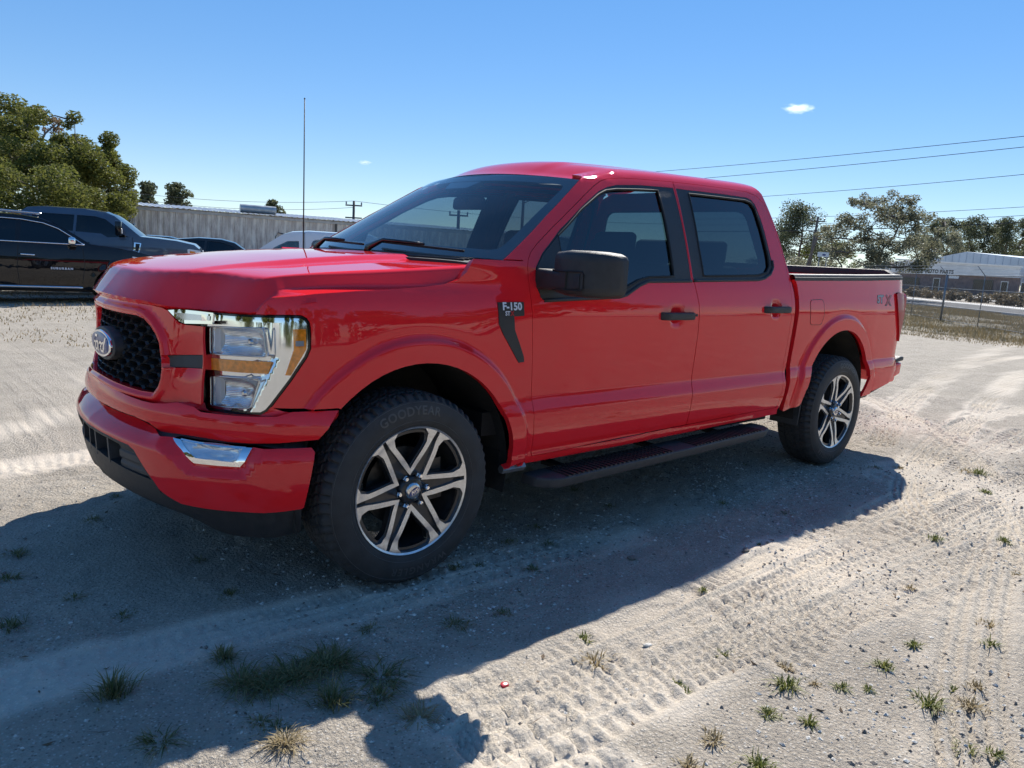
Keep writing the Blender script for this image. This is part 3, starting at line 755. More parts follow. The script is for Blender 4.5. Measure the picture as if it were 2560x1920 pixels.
for c in ((-.705, 1.002), (-.735, .808)):
    b = side(c[0], c[1], .055); n = side(c[0], c[1], -.01) - side(c[0], c[1], .05); n /= np.linalg.norm(n)
    m = MB().tube(np.array([b-n*.01, b+n*.016, b+n*.022]), [.013, .013, .006], 16)
    m.build('lamp_bulb_shield', 'satin_silver', HL[0], auto=40); m.mirror().build('lamp_bulb_shield', 'satin_silver', HL[1], auto=40)
both('lamp_top_band', lambda s, v: side(s, v, -.0015-.022*sstep(-.80, -.87, s)), [(-.905,1.066),(-.80,1.076),(-.60,1.083),(-.50,1.088),(-.475,1.084),(-.470,1.092),(-.482,1.102),(-.519,1.104),(-.659,1.098),(-.80,1.094),(-.905,1.096)], 'chrome', HL, h=.03, flange=.01)
both('lamp_cover', ins(-.004), shrink(LAMP, .008), 'glass_lens', HL, h=.03, flange=0)
BROW = [(-.690,1.060),(-.553,1.049),(-.532,1.055),(-.510,1.071),(-.480,1.093),(-.527,1.100),(-.690,1.101)]
mb = lambda L: [(-a, b) for a, b in L[::-1]]
for k, L in enumerate((BROW, mb(BROW))):
    panel('lamp_eyebrow', lambda y, z: gril(y, z, -.001 + .012*np.sin((z-1.05)*70)*0), L, 'chrome', HL[k], h=.02, flange=.008, flip=True)
    panel('lamp_eyebrow_insert', lambda y, z: gril(y, z, -.003), shrink(L, .013), 'satin_silver', HL[k], h=.02, flange=.0, flip=True)  # satin silver insert set into the chrome eyebrow

# sloping ledge from the valance up to the lamp and the grille surround
for sg in (1, -1):
    A = np.array([val(a, b, .004) for a, b in ((.30,.748),(.44,.741),(.50,.741),(.56,.744),(.62,.748),(.70,.746),(.80,.738),(.93,.739),(1.03,.743),(1.09,.758))])
    B = np.array([gril(-.32,.735,.012), gril(-.44,.726,.012), gril(-.50,.737,.012), gril(-.56,.760,.010), gril(-.62,.765,.010), gril(-.67,.765,.012), side(-.90,.728,.004), side(-.77,.736,.004), side(-.64,.748,.004), side(-.59,.776,.004)])
    X = np.array([A + (B-A)*t - np.array([0, 0, .006])*math.sin(t*math.pi) for t in np.linspace(0, 1, 6)])
    if sg < 0: X = flipY(X)
    MB().grid(X).build('valance_ledge', 'red_paint', TR, smooth=True)
# valance under the lamps and grille
VALP = [(0,.674),(.39,.674),(.477,.663),(.503,.645),(.535,.629),(.725,.631),(.93,.635),(1.04,.642),(1.180,.658),(1.215,.70),(1.252,.768),(1.084,.761),(1.03,.744),(.93,.740),(.736,.738),(.70,.752),(.615,.760),(.56,.748),(.50,.742),(.44,.742),(0,.757)]
panel('valance', lambda s, z: val(s, z), sym(VALP), 'red_paint', TR, h=.02, gap=.001, flange=.06)
panel('valance_gap_trim', lambda s, z: bump(s, z, .030 + .05*ramp(.62, .69, z)), sym([(0,.625),(.355,.63),(.6,.615),(.66,.634),(1.0,.630),(1.2,.610),(1.22,.66),(.6,.66),(.355,.69),(0,.69)]), 'black_plastic', TR, h=.05, flange=0)
# bumper
FOG = [(.643,.630),(.711,.598),(.752,.569),(.772,.557),(.952,.557),(.969,.576),(.991,.625)]
FOGL = [(.690,.628),(.755,.590),(.778,.577),(.928,.574),(.942,.581),(.957,.620)]
BUMP = [(0,.648),(.355,.654),(.481,.646),(.589,.631),(.618,.631)] + FOG + [(1.096,.628),(1.215,.627),(1.225,.613),(1.189,.40),(1.181,.394),(1.038,.384),(.844,.388),(.712,.393),(.651,.413),(.612,.43),(.58,.466),(.470,.560),(.431,.573),(.242,.577),(0,.577)]
def bump_red(s, z):
    s, z = np.broadcast_arrays(np.asarray(s, float), np.asarray(z, float))
    P = np.c_[np.abs(s).ravel(), z.ravel()]; d = dist_poly(P, FOG).reshape(s.shape)
    o = .030*(1-ramp(.0, .048, d)) + .022*ramp(.595, .640, z)*(1-sstep(.50, .62, np.abs(s)))
    return bump(s, z, o)
panel('front_bumper', bump_red, sym(BUMP), 'red_paint', TR, h=.016, flange=.05)
FL = [empty('fog_lamp'), empty('fog_lamp')]
for k in (0, 1):
    FL[k].parent = TR; f = (lambda L: L) if k == 0 else mb
    panel('fog_bezel', lambda s, z: bump(s, z, .020), f(FOG), 'chrome', FL[k], h=.02, holes=[f(FOGL)], flange=.03)
    panel('fog_reflector', lambda s, z: bump(s, z, .026 + .03*np.maximum(0, 1-((np.abs(s)-.845)/.10)**2-((z-.602)/.035)**2)), shrink(f(FOGL), -.006), 'lamp_silver', FL[k], h=.012, flange=0)
    panel('fog_cover', lambda s, z: bump(s, z, .022), shrink(f(FOGL), -.004), 'glass_lens', FL[k], h=.03, flange=0)
# lower intake and air dam
panel('intake_backing', lambda s, z: bump(s, z, .11), sym([(0,.40),(.60,.40),(.60,.60),(0,.62)]), 'under_dark', TR, h=.1, flange=0)
DAM = [(0,.478),(.30,.462),(.575,.455),(.612,.43),(.651,.413),(.712,.393),(.844,.389),(1.038,.384),(1.183,.394),(1.190,.282),(1.06,.258),(.90,.268),(.80,.288),(.65,.315),(.40,.342),(0,.352)]
panel('air_dam', lambda s, z: bump(s, z, .014 + .05*ramp(.36, .30, z)*(1-sstep(.6, .9, np.abs(s)))), sym(DAM), 'black_plastic', TR, h=.03, flange=.05)
for k in (1, -1):
    for s0 in (.045, .200):
        a = bump(np.array([k*s0-.008, k*s0+.008]), np.array([.585, .585]), .012); b = bump(np.array([k*(s0+.01)-.008, k*(s0+.01)+.008]), np.array([.455, .455]), .012)
        V = np.vstack([a, b]); V = np.vstack([V, V+[.09, 0, 0]])
        MB().add(V, [(0,1,3,2), (4,6,7,5), (0,2,6,4), (1,5,7,3)]).build('intake_slat', 'grey_plastic', TR)
    f = (lambda L: L) if k == 1 else mb
    panel('intake_plate', lambda s, z: bump(s, z, .022 + .010*(np.exp(-((z-.535)/.005)**2)+np.exp(-((z-.49)/.005)**2))), f([(.300,.562),(.440,.566),(.462,.556),(.570,.462),(.306,.462)]), 'grey_plastic', TR, h=.008, flange=.05)
m = MB(); 
for k in (1,):
    e = [(0,.577),(.242,.577),(.431,.573),(.470,.560),(.58,.466),(.612,.43)]
    m.tube(np.array([bump(a, b, .008) for a, b in dens(sym(e), .03, False)][:]), .010, 6)
MBX = MB(); pl = sym(e)[:len(e)][::-1] + [(-a, b) for a, b in e[1:]]
MBX.tube(np.array([bump(a, b-.008, .010) for a, b in dens(pl, .03, False)]), .009, 6).build('intake_frame', 'black_plastic', TR, smooth=True)

# fender vent badge
VENT = [(.426,1.170),(.574,1.173),(.576,1.112),(.517,1.109),(.524,1.05),(.588,.927),(.592,.903),(.560,.901),(.459,1.031),(.432,1.077)]
VB = both('fender_vent', ins(-.004), VENT, 'black_plastic', (TR, TR), h=.03, flange=.012)
def flat_text(txt, size, s0, v0, name, material, parents, lift, bold=.02, shear=0., space=1., sx=1., fn=side, mir=True):
    V, F = text_mesh(txt, size, bold=size*bold, shear=shear, space=space)
    P = fn(s0 + V[:, 0]*sx, v0 + V[:, 1]); P[:, 1] -= lift
    mk(name, P, F, material, parents[0])
    if mir:
        P = fn(s0 - V[:, 0]*sx, v0 + V[:, 1]); P[:, 1] -= lift; mk(name, flipY(P), [f for f in F], material, parents[1])
flat_text('F-150', .046, .505, 1.152, 'badge_lettering', 'decal_white', VB, .0060, bold=.035, sx=1.05)
flat_text('ST', .026, .478, 1.122, 'badge_lettering', 'decal_white', VB, .0060, bold=.03)
flat_text('X', .028, .504, 1.122, 'badge_lettering_red', 'decal_red', VB, .0060, bold=.04)

# ------------------------------------------------------------------ bed
rear_x = 4.835
TAIL = [(4.560,1.262),(4.58,1.272),(4.835,1.272),(4.835,.905),(4.80,.880),(4.735,.882),(4.64,1.02),(4.578,1.13)]
bedp = [(2.981,1.335),(3.40,1.345),(4.05,1.362),(4.50,1.377),(4.838,1.386),(4.838,1.275),(4.575,1.275),(4.556,1.262),(4.575,1.13),(4.637,1.02),(4.732,.878),(4.80,.876),(4.80,.725),(4.25,.690)]
bedp = bedp + [(4.19,.69)] + arc(1, 15, 168, 30) + [(3.195,.600),(3.165,.500),(3.15,.487),(3.00,.455),(2.990,.46),(2.983,.52),(2.990,.70),(3.003,.751),(3.02,1.09),(3.02,1.22),(3.002,1.30)]
both('bed_side', side, bedp, 'red_paint', (TR, TR), h=.020, lines=arch_lines(1), flange=.03)
both('bed_side_lower', side, [(4.19,.688),(4.80,.723),(4.78,.69),(4.62,.545),(4.25,.487),(4.11,.475),(4.15,.56)], 'red_paint', (TR, TR), h=.025, flange=.02)
both('bed_skirt', ins(.02), [(4.12,.50),(4.62,.56),(4.60,.525),(4.3,.465),(4.10,.45)], 'black_plastic', (TR, TR), h=.04, flange=.02)
# fuel door, left side only
FD = rounded([(3.165,1.205),(3.355,1.210),(3.372,1.10),(3.345,1.035),(3.185,1.038)], .035)
ring = [side(a, b, -.0005) for a, b in dens(FD, .02)]
MB().tube(np.array(ring+ring[:1]), .0014, 5, cap=False).build('fuel_door_gap', 'seal_rubber', TR, smooth=True)
panel('fuel_door', ins(-.0015), shrink(FD, .003), 'red_paint', TR, h=.02, flange=.003)
# rail caps
for sg in (1, -1):
    X = []
    for x in np.linspace(2.965, 4.815, 24):
        z0 = np.interp(x, [2.98, 3.4, 4.05, 4.5, 4.84], [1.333, 1.343, 1.360, 1.375, 1.384]); y = abs(side(x if x > 2.98 else 2.98, z0)[1])
        X.append([(x, -sg*(y+.004), z0-.006), (x, -sg*(y+.005), z0+.016), (x, -sg*(y-.004), z0+.020), (x, -sg*(y-.004), z0+.026), (x, -sg*(y-.012), z0+.034), (x, -sg*(y-.075), z0+.036), (x, -sg*(y-.085), z0+.030), (x, -sg*(y-.085), z0-.02)])
    MB().grid(np.array(X)).build('bed_rail_cap', 'black_plastic', TR, auto=30, fix=True)
    m = MB(); m.box((3.0, -sg*.90 if sg > 0 else .86, 1.04), (4.80, -sg*.86 if sg > 0 else .90, 1.36)); m.build('bed_inner_wall', 'red_paint', TR)
MB().box((2.99, -.895, 1.00), (4.80, .895, 1.05)).build('bed_floor', 'under_dark', TR)  # set above its real height to block light leaking into the wheel wells
MB().box((2.99, -.90, .62), (3.03, .90, 1.33)).build('bed_front_wall', 'red_paint', TR)
# tailgate with spoiler lip
TG = MB(); TG.box((4.79, -.80, .73), (4.855, .80, 1.40)); TG = bevel(TG.build('tailgate', 'red_paint', TR), .012, 3)
sp = [(-.88, 1.388), (-.76, 1.452), (.76, 1.452), (.88, 1.388)]
bevel(MB().prism(sp, ((4.775, 0, 0), (0, 1, 0), (0, 0, 1)), (.10, 0, 0)).build('tailgate_spoiler', 'black_plastic', TG), .010, 2)
# tail lamps: lens wrapping from the flank on to the tail
TL = [empty('tail_lamp'), empty('tail_lamp')]
for q in TL: q.parent = TR
both('tail_lens', ins(-.014), TAIL, 'red_lens', TL, h=.02, flange=.03)
for sg in (1, -1):
    m = MB().prism([(.80,1.268),(.915,1.268),(.935,1.24),(.935,1.10),(.925,.93),(.905,.885),(.80,.885)], ((4.80, 0, 0), (0, -sg, 0), (0, 0, 1)), (.075, 0, 0))
    bevel(m.build('tail_lens_rear', 'red_lens', TL[0 if sg > 0 else 1]), .014, 3)
    m = MB().prism([(.85,1.195),(.905,1.195),(.905,1.11),(.85,1.11)], ((4.855, 0, 0), (0, -sg, 0), (0, 0, 1)), (.024, 0, 0))
    bevel(m.build('reversing_lens', 'white_lens', TL[0 if sg > 0 else 1]), .006, 2)
# rear bumper
RB = MB().prism([(4.80,.52),(4.93,.52),(4.945,.56),(4.945,.70),(4.92,.735),(4.70,.735),(4.70,.62)], ((0, -.90, 0), (1, 0, 0), (0, 0, 1)), (0, 1.80, 0))
bevel(RB.build('rear_bumper', 'red_paint', TR), .02, 3)
for sg in (1, -1):
    m = MB().prism([(4.66,.545),(4.76,.575),(4.88,.60),(4.89,.70),(4.84,.70),(4.70,.69)], ((0, -sg*.905, 0), (1, 0, 0), (0, 0, 1)), (0, -sg*.055, 0))
    bevel(m.build('bumper_end', 'red_paint', TR), .018, 3)
    m = MB().prism([(4.70,.698),(4.905,.715),(4.90,.75),(4.84,.752),(4.70,.728)], ((0, -sg*.84, 0), (1, 0, 0), (0, 0, 1)), (0, -sg*.125, 0))
    bevel(m.build('bumper_pad', 'black_plastic', TR), .012, 2)
# STX decal on the bed flank
for txt, sz, s0, v0, mm, lf in (('ST', .085, 4.26, 1.216, 'decal_black', .0012), ('X', .105, 4.41, 1.207, 'decal_black', .0012), ('ST', .078, 4.258, 1.218, 'decal_grey', .0022), ('X', .095, 4.408, 1.210, 'decal_red', .0022)):
    flat_text(txt, sz, s0, v0, 'flank_decal', mm, (TR, TR), lf, bold=.03 if mm != 'decal_black' else .055, sx=1.28, shear=.12)

# ------------------------------------------------------------------ mirrors
def mirror_head(sg):
    o = empty('side_mirror'); o.parent = TR
    # sections from the inboard face (y -1.06) to the outboard end (y -1.345)
    def sec(y, x0, x1, z0, z1, r):
        p = rounded([(x0, z0), (x1, z0), (x1, z1), (x0, z1)], [r*.8, r*.35, r*.35, r], 4); return np.c_[p[:, 0], np.full(len(p), y), p[:, 1]]
    S = [sec(-1.055, .690, .800, 1.235, 1.392, .03), sec(-1.065, .668, .812, 1.225, 1.404, .035), sec(-1.15, .642, .822, 1.214, 1.412, .045), sec(-1.25, .660, .832, 1.212, 1.412, .05), sec(-1.31, .700, .838, 1.218, 1.406, .05), sec(-1.335, .745, .838, 1.228, 1.396, .04), sec(-1.345, .790, .836, 1.245, 1.380, .02)]
    V = np.array(S); n = V.shape[1]; m = MB(); m.grid(np.concatenate([V, V[:, :1]], 1))
    k = n+1; m.F += [tuple(range(n)), tuple(range((len(S)-1)*k, (len(S)-1)*k+n))]
    arm = MB()
    A = [sec(-.955, .66, .80, 1.228, 1.325, .02), sec(-1.02, .655, .795, 1.232, 1.322, .02), sec(-1.10, .648, .79, 1.236, 1.318, .02), sec(-1.235, .652, .79, 1.240, 1.318, .02)]
    A = np.array(A); A[:, :, 0] -= .004*0; arm.grid(np.concatenate([A, A[:, :1]], 1)); arm.F += [tuple(range(A.shape[1])), tuple(range(3*(A.shape[1]+1), 3*(A.shape[1]+1)+A.shape[1]))]
    # recessed lines of the folding arm on the shell
    ln = MB(); f = lambda y, z: np.array([np.interp(-y, [1.055, 1.15, 1.25, 1.31], [.667, .641, .659, .70])-.002, y, z])
    ln.tube(np.array([f(-1.06, 1.322), f(-1.15, 1.320), f(-1.245, 1.322), f(-1.252, 1.312), f(-1.254, 1.252), f(-1.246, 1.242), f(-1.15, 1.240), f(-1.06, 1.236)]), .0035, 5)
    ln.tube(np.array([f(-1.165, 1.320), f(-1.163, 1.241)]), .0035, 5)
    g = MB().prism(rounded([(1.075, 1.235), (1.325, 1.24), (1.325, 1.39), (1.075, 1.385)], .02), ((.8365, 0, 0), (0, -1, 0), (0, 0, 1)), (.003, 0, 0))
    sl = MB().prism([(.672,1.186),(.86,1.190),(.86,1.50),(.735,1.400),(.672,1.325)], ((0, -.93, 0), (1, 0, 0), (0, 0, 1)), (0, -.018, 0))
    for mm, nm, mt in ((m, 'mirror_shell', 'black_plastic'), (arm, 'mirror_arm', 'black_plastic'), (ln, 'shell_seam', 'seal_rubber'), (g, 'mirror_glass', 'chrome')):
        q = (mm if sg > 0 else mm.mirror()).build(nm, mt, o, auto=35, fix=True)
mirror_head(1); mirror_head(-1)
for k, nm in ((0, 1), (1, -1)):
    panel('mirror_sail', ins(-.003), [(.680,1.192),(.838,1.200),(.848,1.35),(.862,1.500),(.731,1.398),(.675,1.329),(.664,1.271)], 'black_plastic', DF[k], h=.04, flange=.02, mirror=(k == 1))

# ------------------------------------------------------------------ side steps
for sg in (1, -1):
    o = empty('side_step'); o.parent = TR
    zf = lambda x: .350 + (x-.7)*.022
    P = np.array([(.70, -1.0), (.74, -1.055), (.80, -1.085), (2.60, -1.085), (2.68, -1.06), (2.72, -1.0), (2.72, -.90), (.70, -.90)])
    m = MB(); n = len(P); T = np.c_[P, [zf(a) for a in P[:, 0]]]; B = T - [0, 0, .055]; B[:, 1] += .015
    m.add(np.vstack([T, B]), [tuple(range(n)), tuple(range(n, 2*n))[::-1]] + [(i, n+i, n+(i+1) % n, (i+1) % n) for i in range(n)])
    if sg < 0: m = m.mirror()
    bevel(m.build('step_board', 'grey_plastic', o), .012, 3)
    for x in np.arange(.84, 2.58, .0335):
        if 1.66 < x < 1.86: continue
        q = MB().box((x, -1.078, zf(x)-.002), (x+.016, -.92, zf(x)+.007))
        if sg < 0: q = q.mirror()
        q.build('step_rib', 'black_plastic', o)
    for x in (1.0, 1.75, 2.4):
        q = MB().box((x, -.95, zf(x)-.05), (x+.06, -.72, zf(x)-.03)); (q if sg > 0 else q.mirror()).build('step_bracket', 'under_dark', o)

# ------------------------------------------------------------------ underbody, wheel liners
U = MB().box((-.62, -.62, .42), (2.93, .62, .62)); U.box((.55, -.90, .40), (2.90, .90, .47)); U.box((2.9, -.55, .45), (4.75, .55, .60)); U.box((-.75, -.55, .33), (-.4, .55, .60))
U.build('underbody', 'under_dark', TR)
for sg in (1, -1):
    m = MB().box((-.5, -sg*.50 if sg > 0 else .42, .38), (4.7, -sg*.42 if sg > 0 else .50, .50)); m.build('frame_rail', 'under_dark', TR)
    for k in (0, 1):
        cx, cz, r = ARCH[k]; X = []
        for y in np.linspace(.945, .50, 6):
            X.append([(cx + (r+.012)*math.cos(t), -sg*y, cz + (r+.012)*math.sin(t)) for t in np.linspace(math.radians(-14), math.radians(194), 40)])
        w = MB().grid(np.array(X)); c = len(X[0])
        w.F.append(tuple(range(5*c, 6*c)))
        w.build('wheel_liner', 'liner', TR, auto=40)
    m = MB().prism([(-.105, 0), (.105, 0), (.115, -.17), (-.095, -.17)], ((3.235, -sg*.86, .50), (0, sg, 0), (0, 0, 1)), (.012, 0, 0)); m.build('mud_flap', 'grey_plastic', TR)
    m = MB().tube(np.array([(.52, -sg*.95, .40), (.66, -sg*.95, .40)]), .02, 6); m.build('jack_bracket', 'steel_grey', TR)
MB().tube(np.array([(3.685, -.80, .40), (3.685, -.15, .40), (3.685, 0, .40), (3.685, .15, .40), (3.685, .80, .40)]), [.05, .06, .15, .06, .05], 12).build('rear_axle', 'under_dark', TR, smooth=True)
MB().tube(np.array([(0, -.80, .40), (0, .80, .40)]), .04, 8).build('front_axle', 'under_dark', TR, smooth=True)
MB().tube(np.array([(1.0, .35, .42), (3.3, .35, .48), (4.2, .55, .52), (4.6, .65, .48)]), .04, 8).build('exhaust_pipe', 'steel_grey', TR, smooth=True)

# ------------------------------------------------------------------ cabin
MB().box((.45, -.88, .55), (2.92, .88, .66)).build('cab_floor', 'interior', TR)
d = MB().prism([(.42,.8),(.98,.8),(1.02,1.10),(.98,1.22),(.86,1.285),(.62,1.325),(.42,1.31)], ((0, -.86, 0), (1, 0, 0), (0, 0, 1)), (0, 1.72, 0)); bevel(d.build('dashboard', 'interior', TR), .03, 2)
MB().prism([(0.02,0),(.16,0),(.14,.15),(0,.14)], ((.98, -.12, 1.14), (.2, .0, 0), (0, 0, 1)), (0, .26, 0)).build('dash_screen', 'gloss_black', TR)
SW = empty('steering_wheel'); SW.parent = TR; sc = np.array([1.17, -.40, 1.17]); ax = np.array([.88, 0, .47])
bb = np.array([-.47, 0, .88]); th = np.linspace(0, 2*np.pi, 33)
MB().tube(np.array([sc + .19*(math.cos(t)*np.array([0, 1, 0]) + math.sin(t)*bb) for t in th]), .016, 8, cap=False).build('wheel_rim', 'interior', SW, smooth=True)
h = MB(); h.tube(np.array([sc - ax*.03, sc + ax*.01]), .065, 12)
for t in (0, math.pi, -math.pi/2): h.tube(np.array([sc, sc + .185*(math.cos(t)*np.array([0, 1, 0]) + math.sin(t)*bb)]), .018, 6)
h.tube(np.array([sc, sc - ax*.35 - [0, 0, .1]]), .03, 8); h.build('wheel_hub', 'interior', SW, smooth=True)
def seat(x, y, w, nm='seat'):
    o = empty(nm); o.parent = TR
    b = MB().prism([(0,0),(.52,.03),(.54,.16),(.02,.13)], ((x-.52, y-w/2, .78), (1, 0, 0), (0, 0, 1)), (0, w, 0)); bevel(b.build('seat_cushion', 'interior_grey', o), .04, 3)
    b = MB().prism([(-.06,0),(.10,0),(.20,.50),(.14,.52),(.08,.50)], ((x-.02, y-w/2+.01, .88), (1, 0, 0), (0, 0, 1)), (0, w-.02, 0)); bevel(b.build('seat_backrest', 'interior_grey', o), .05, 3)
    for yy in ([y] if w < .7 else [y-.45, y, y+.45]):
        b = MB().prism([(.11,.49),(.20,.49),(.215,.66),(.18,.68),(.13,.66)], ((x, yy-.14, .88), (1, 0, 0), (0, 0, 1)), (0, .28, 0)); bevel(b.build('headrest', 'interior_grey', o), .03, 3)
seat(1.62, -.42, .54); seat(1.62, .42, .54); seat(2.52, 0, 1.45, 'rear_bench')
MB().box((1.10, -.18, .66), (1.75, .18, 1.02)).build('centre_console', 'interior', TR)
X = np.zeros((14, 9, 3))
for i, x in enumerate(np.linspace(1.12, 2.82, 14)):
    for j, t in enumerate(np.linspace(-1, 1, 9)): X[i, j] = (x - (.10*(1-t*t) if i == 0 else 0), t*.66, ze(np.clip(x, 1.2, 2.8)) - .035 + .02*(1-t*t) - (.03 if i == 0 else 0))
MB().grid(X).build('headliner', 'interior_grey', TR, smooth=True)
for sg in (1, -1):
    m = MB().box((.70, -sg*.90 if sg > 0 else .86, .60), (2.88, -sg*.86 if sg > 0 else .90, 1.20)); m.build('door_inner_trim', 'interior', TR)
RM = empty('rear_view_mirror'); RM.parent = TR
bevel(MB().prism(rounded([(-.125,-.035),(.125,-.035),(.115,.035),(-.115,.035)], .025), ((.98, -.01, 1.655), (.12, -1, 0), (0, 0, 1)), (.03, 0, 0)).build('mirror_body', 'interior', RM), .008, 2)
MB().tube(np.array([(.99, -.01, 1.66), (.93, 0, 1.70), (.90, 0, 1.715)]), .012, 6).build('mirror_stalk', 'interior', RM, smooth=True)

# ------------------------------------------------------------------ wheels
def make_wheel():
    w = empty('wheel'); w.parent = TR
    R0, HW = .405, .136                          # outer radius, half width; local y=0 is the rim face plane, inboard is +y
    c = .118                                     # tyre centre plane behind the face
    prof = []                                    # (r, y, kind)
    for a in np.linspace(0, 1, 9): prof.append((.269 + .019*a, -.002 - .014*math.sin(a*1.2), 0))
    for a in np.linspace(0, 1, 10)[1:]:
        t = a; prof.append((.288 + .090*t, -.0155 - .006*math.sin(t*math.pi) + .010*t*t, 0))
    prof += [(.386, .003, 1), (.394, .010, 1), (.400, .020, 2), (.4025, .030, 2)]
    ys = np.linspace(.036, 2*c-.036, 37); prof += [(.4045 - .004*((y-c)/(c-.036))**2, y, 3) for y in ys]
    prof += [(p[0], 2*c - p[1], p[2]) for p in reversed(prof[:23])]
    NA = 300; th = np.arange(NA)*2*np.pi/NA; X = np.zeros((len(prof), NA, 3))
    for i, (r, y, k) in enumerate(prof):
        rr = np.full(NA, r)
        if k == 3:
            u = (y-.036)/(2*c-.072)
            for g in (.16, .385, .615, .84):
                if abs(u-g) < .022: rr -= .008
            ph = (th*60/(2*np.pi) + 1.6*abs(u-.5) + (.5 if u > .5 else 0)) % 1
            rr -= .0085*((ph < .20) & (abs(((u-.16) % .225)-.11) < .09)) + .002*((((ph*3) % 1) < .25))
        if k in (1, 2):
            ph = (th*60/(2*np.pi) + .8 + (.5 if y > c else 0)) % 1
            rr = rr - .010*(ph < .22) - .002*(((ph*3) % 1) < .25)
        X[i] = np.c_[rr*np.cos(th), np.full(NA, y), rr*np.sin(th)]
    m = MB().grid(np.concatenate([X, X[:, :1]], 1)); m.F = [f[::-1] for f in m.F]
    m.build('tyre', 'rubber', w, auto=34)
    # raised sidewall lettering
    def letters(txt, mid, r0, hgt, space=1.0):
        V, F = text_mesh(txt, hgt*1.38, bold=.0012, space=space)
        rr = r0 + V[:, 1]; a = math.radians(mid) - V[:, 0]/r0
        t = np.clip((rr-.288)/.090, 0, 1); y = -.0155 - .006*np.sin(t*np.pi) + .010*t*t - .0016
        mk('sidewall_lettering', np.c_[rr*np.cos(a), y, rr*np.sin(a)], F, 'rubber_letter', w)
    letters('GOODYEAR', 92, .338, .036, 1.12); letters('WRANGLER', 272, .338, .032, 1.25)
    for r in (.297, .372):
        MB().tube(np.array([(r*math.cos(t), -.0155-.006*math.sin((r-.288)/.09*math.pi)+.010*((r-.288)/.09)**2, r*math.sin(t)) for t in np.linspace(0, 2*np.pi, 97)]), .0012, 4, cap=False).build('sidewall_ridge', 'rubber_letter', w)
    # rim barrel
    m = MB().lathe([(.262,-.004),(.2700,-.008),(.2715,-.004),(.268,.004)], 96); m.build('rim_lip', 'wheel_machined', w, auto=40)
    m = MB().lathe([(.266,-.003),(.2605,-.002),(.254,.010),(.246,.030),(.238,.07),(.232,.12),(.235,.2),(.25,.22)], 96); m.build('rim_barrel', 'wheel_dark', w, smooth=True)
    # spoke plate with six windows
    pol = lambda r, a: (r*math.cos(a), r*math.sin(a))
    holes = []; vs = []
    for k in range(6):
        a0 = math.radians(90 + 60*k)             # window axis
        def pt(r, da): return pol(r, a0+da)
        def leg(sg, off, r):                      # straight leg parallel to the spoke axis (spoke at a0 +- 30 deg)
            sa = a0 + sg*math.radians(30); d = np.array([math.cos(sa), math.sin(sa)]); nn = np.array([-d[1], d[0]])*(-sg)
            return d*r + nn*off
        win = [leg(1, .047, .112), leg(1, .038, .205), leg(1, .053, .235)] + [np.array(pt(.243, x)) for x in np.linspace(.265, -.265, 7)] + [leg(-1, .053, .235), leg(-1, .038, .205), leg(-1, .047, .112), np.array(pt(.100, 0))]
        holes.append(rounded(np.array(win), .010, 3))
        # machined V along the window edge: widens towards the rim
        outer = [leg(1, .0445, .108), leg(1, .0335, .208), leg(1, .044, .240), np.array(pt(.2655, .245)), np.array(pt(.2655, .37)), np.array(leg(1, .008, .2655))*1.0, leg(1, .010, .225), leg(1, .027, .078)]
        inn = [leg(-1, .027, .078), leg(-1, .010, .225), leg(-1, .008, .2655), np.array(pt(.2655, -.37)), np.array(pt(.2655, -.245)), leg(-1, .044, .240), leg(-1, .033, .208), leg(-1, .0435, .108), np.array(pt(.090, 0))]
        vs.append(outer + [np.array(pt(.062, 0))*1.0] + inn)
    disc = [pol(.262, t) for t in np.linspace(0, 2*np.pi, 73)[:-1]]
    def face(x, z): r = np.hypot(x, z); return np.stack([x, .014 + .016*sstep(.20, .06, r) - .006*sstep(.22, .26, r), z], -1)
    panel('spoke_plate', face, disc, 'wheel_dark', w, h=.014, holes=holes, flange=.032)
    chan = MB()
    for k in range(6):
        q = np.array(vs[k])
        panel('spoke_face', lambda x, z: face(x, z) - np.array([0, .0125, 0]), q, 'wheel_machined', w, h=.02, flange=.013)
    # slots between the paired legs
    for k in range(6):
        a = math.radians(60 + 60*k); d = np.array([math.cos(a), math.sin(a)]); n = np.array([-d[1], d[0]])
        p = [d*.215+n*.008, d*.250+n*.007, d*.250-n*.007, d*.215-n*.008]
        panel('spoke_slot', lambda x, z: face(x, z) - np.array([0, .0008, 0]), p, 'under_dark', w, h=.02, flange=.0)
    # hub, cap, nuts
    MB().lathe([(0, .004), (.048, .004), (.054, .008), (.058, .018), (.060, .03)], 48).build('hub', 'wheel_dark', w, auto=40)
    MB().lathe([(0, -.010), (.024, -.010), (.033, -.007), (.0355, -.001), (.0355, .01)], 40).build('centre_cap', 'satin_silver', w, smooth=True)
    th2 = np.arange(32)*2*np.pi/32; ov = np.c_[.027*np.cos(th2), .0115*np.sin(th2)]; ca, sa_ = math.cos(.5), math.sin(.5)
    V = np.c_[ov[:, 0]*ca-ov[:, 1]*sa_, np.full(32, -.0112), ov[:, 0]*sa_+ov[:, 1]*ca]
    mk('cap_oval', V, [tuple(range(32))], 'emblem_blue', w)
    Vt, Ft = text_mesh('Ford', .022, bold=.0002, shear=.45, space=.85)
    mk('cap_lettering', np.c_[Vt[:, 0]*ca-Vt[:, 1]*sa_, np.full(len(Vt), -.0118), Vt[:, 0]*sa_+Vt[:, 1]*ca], Ft, 'chrome', w)
    for k in range(6):
        a = math.radians(60*k); q = MB().lathe([(0, -.014), (.007, -.0135), (.011, -.008), (.0135, .002), (.0135, .03)], 6, c=(.0675*math.cos(a), 0, .0675*math.sin(a)))
        q.build('lug_nut', 'chrome', w, auto=25)
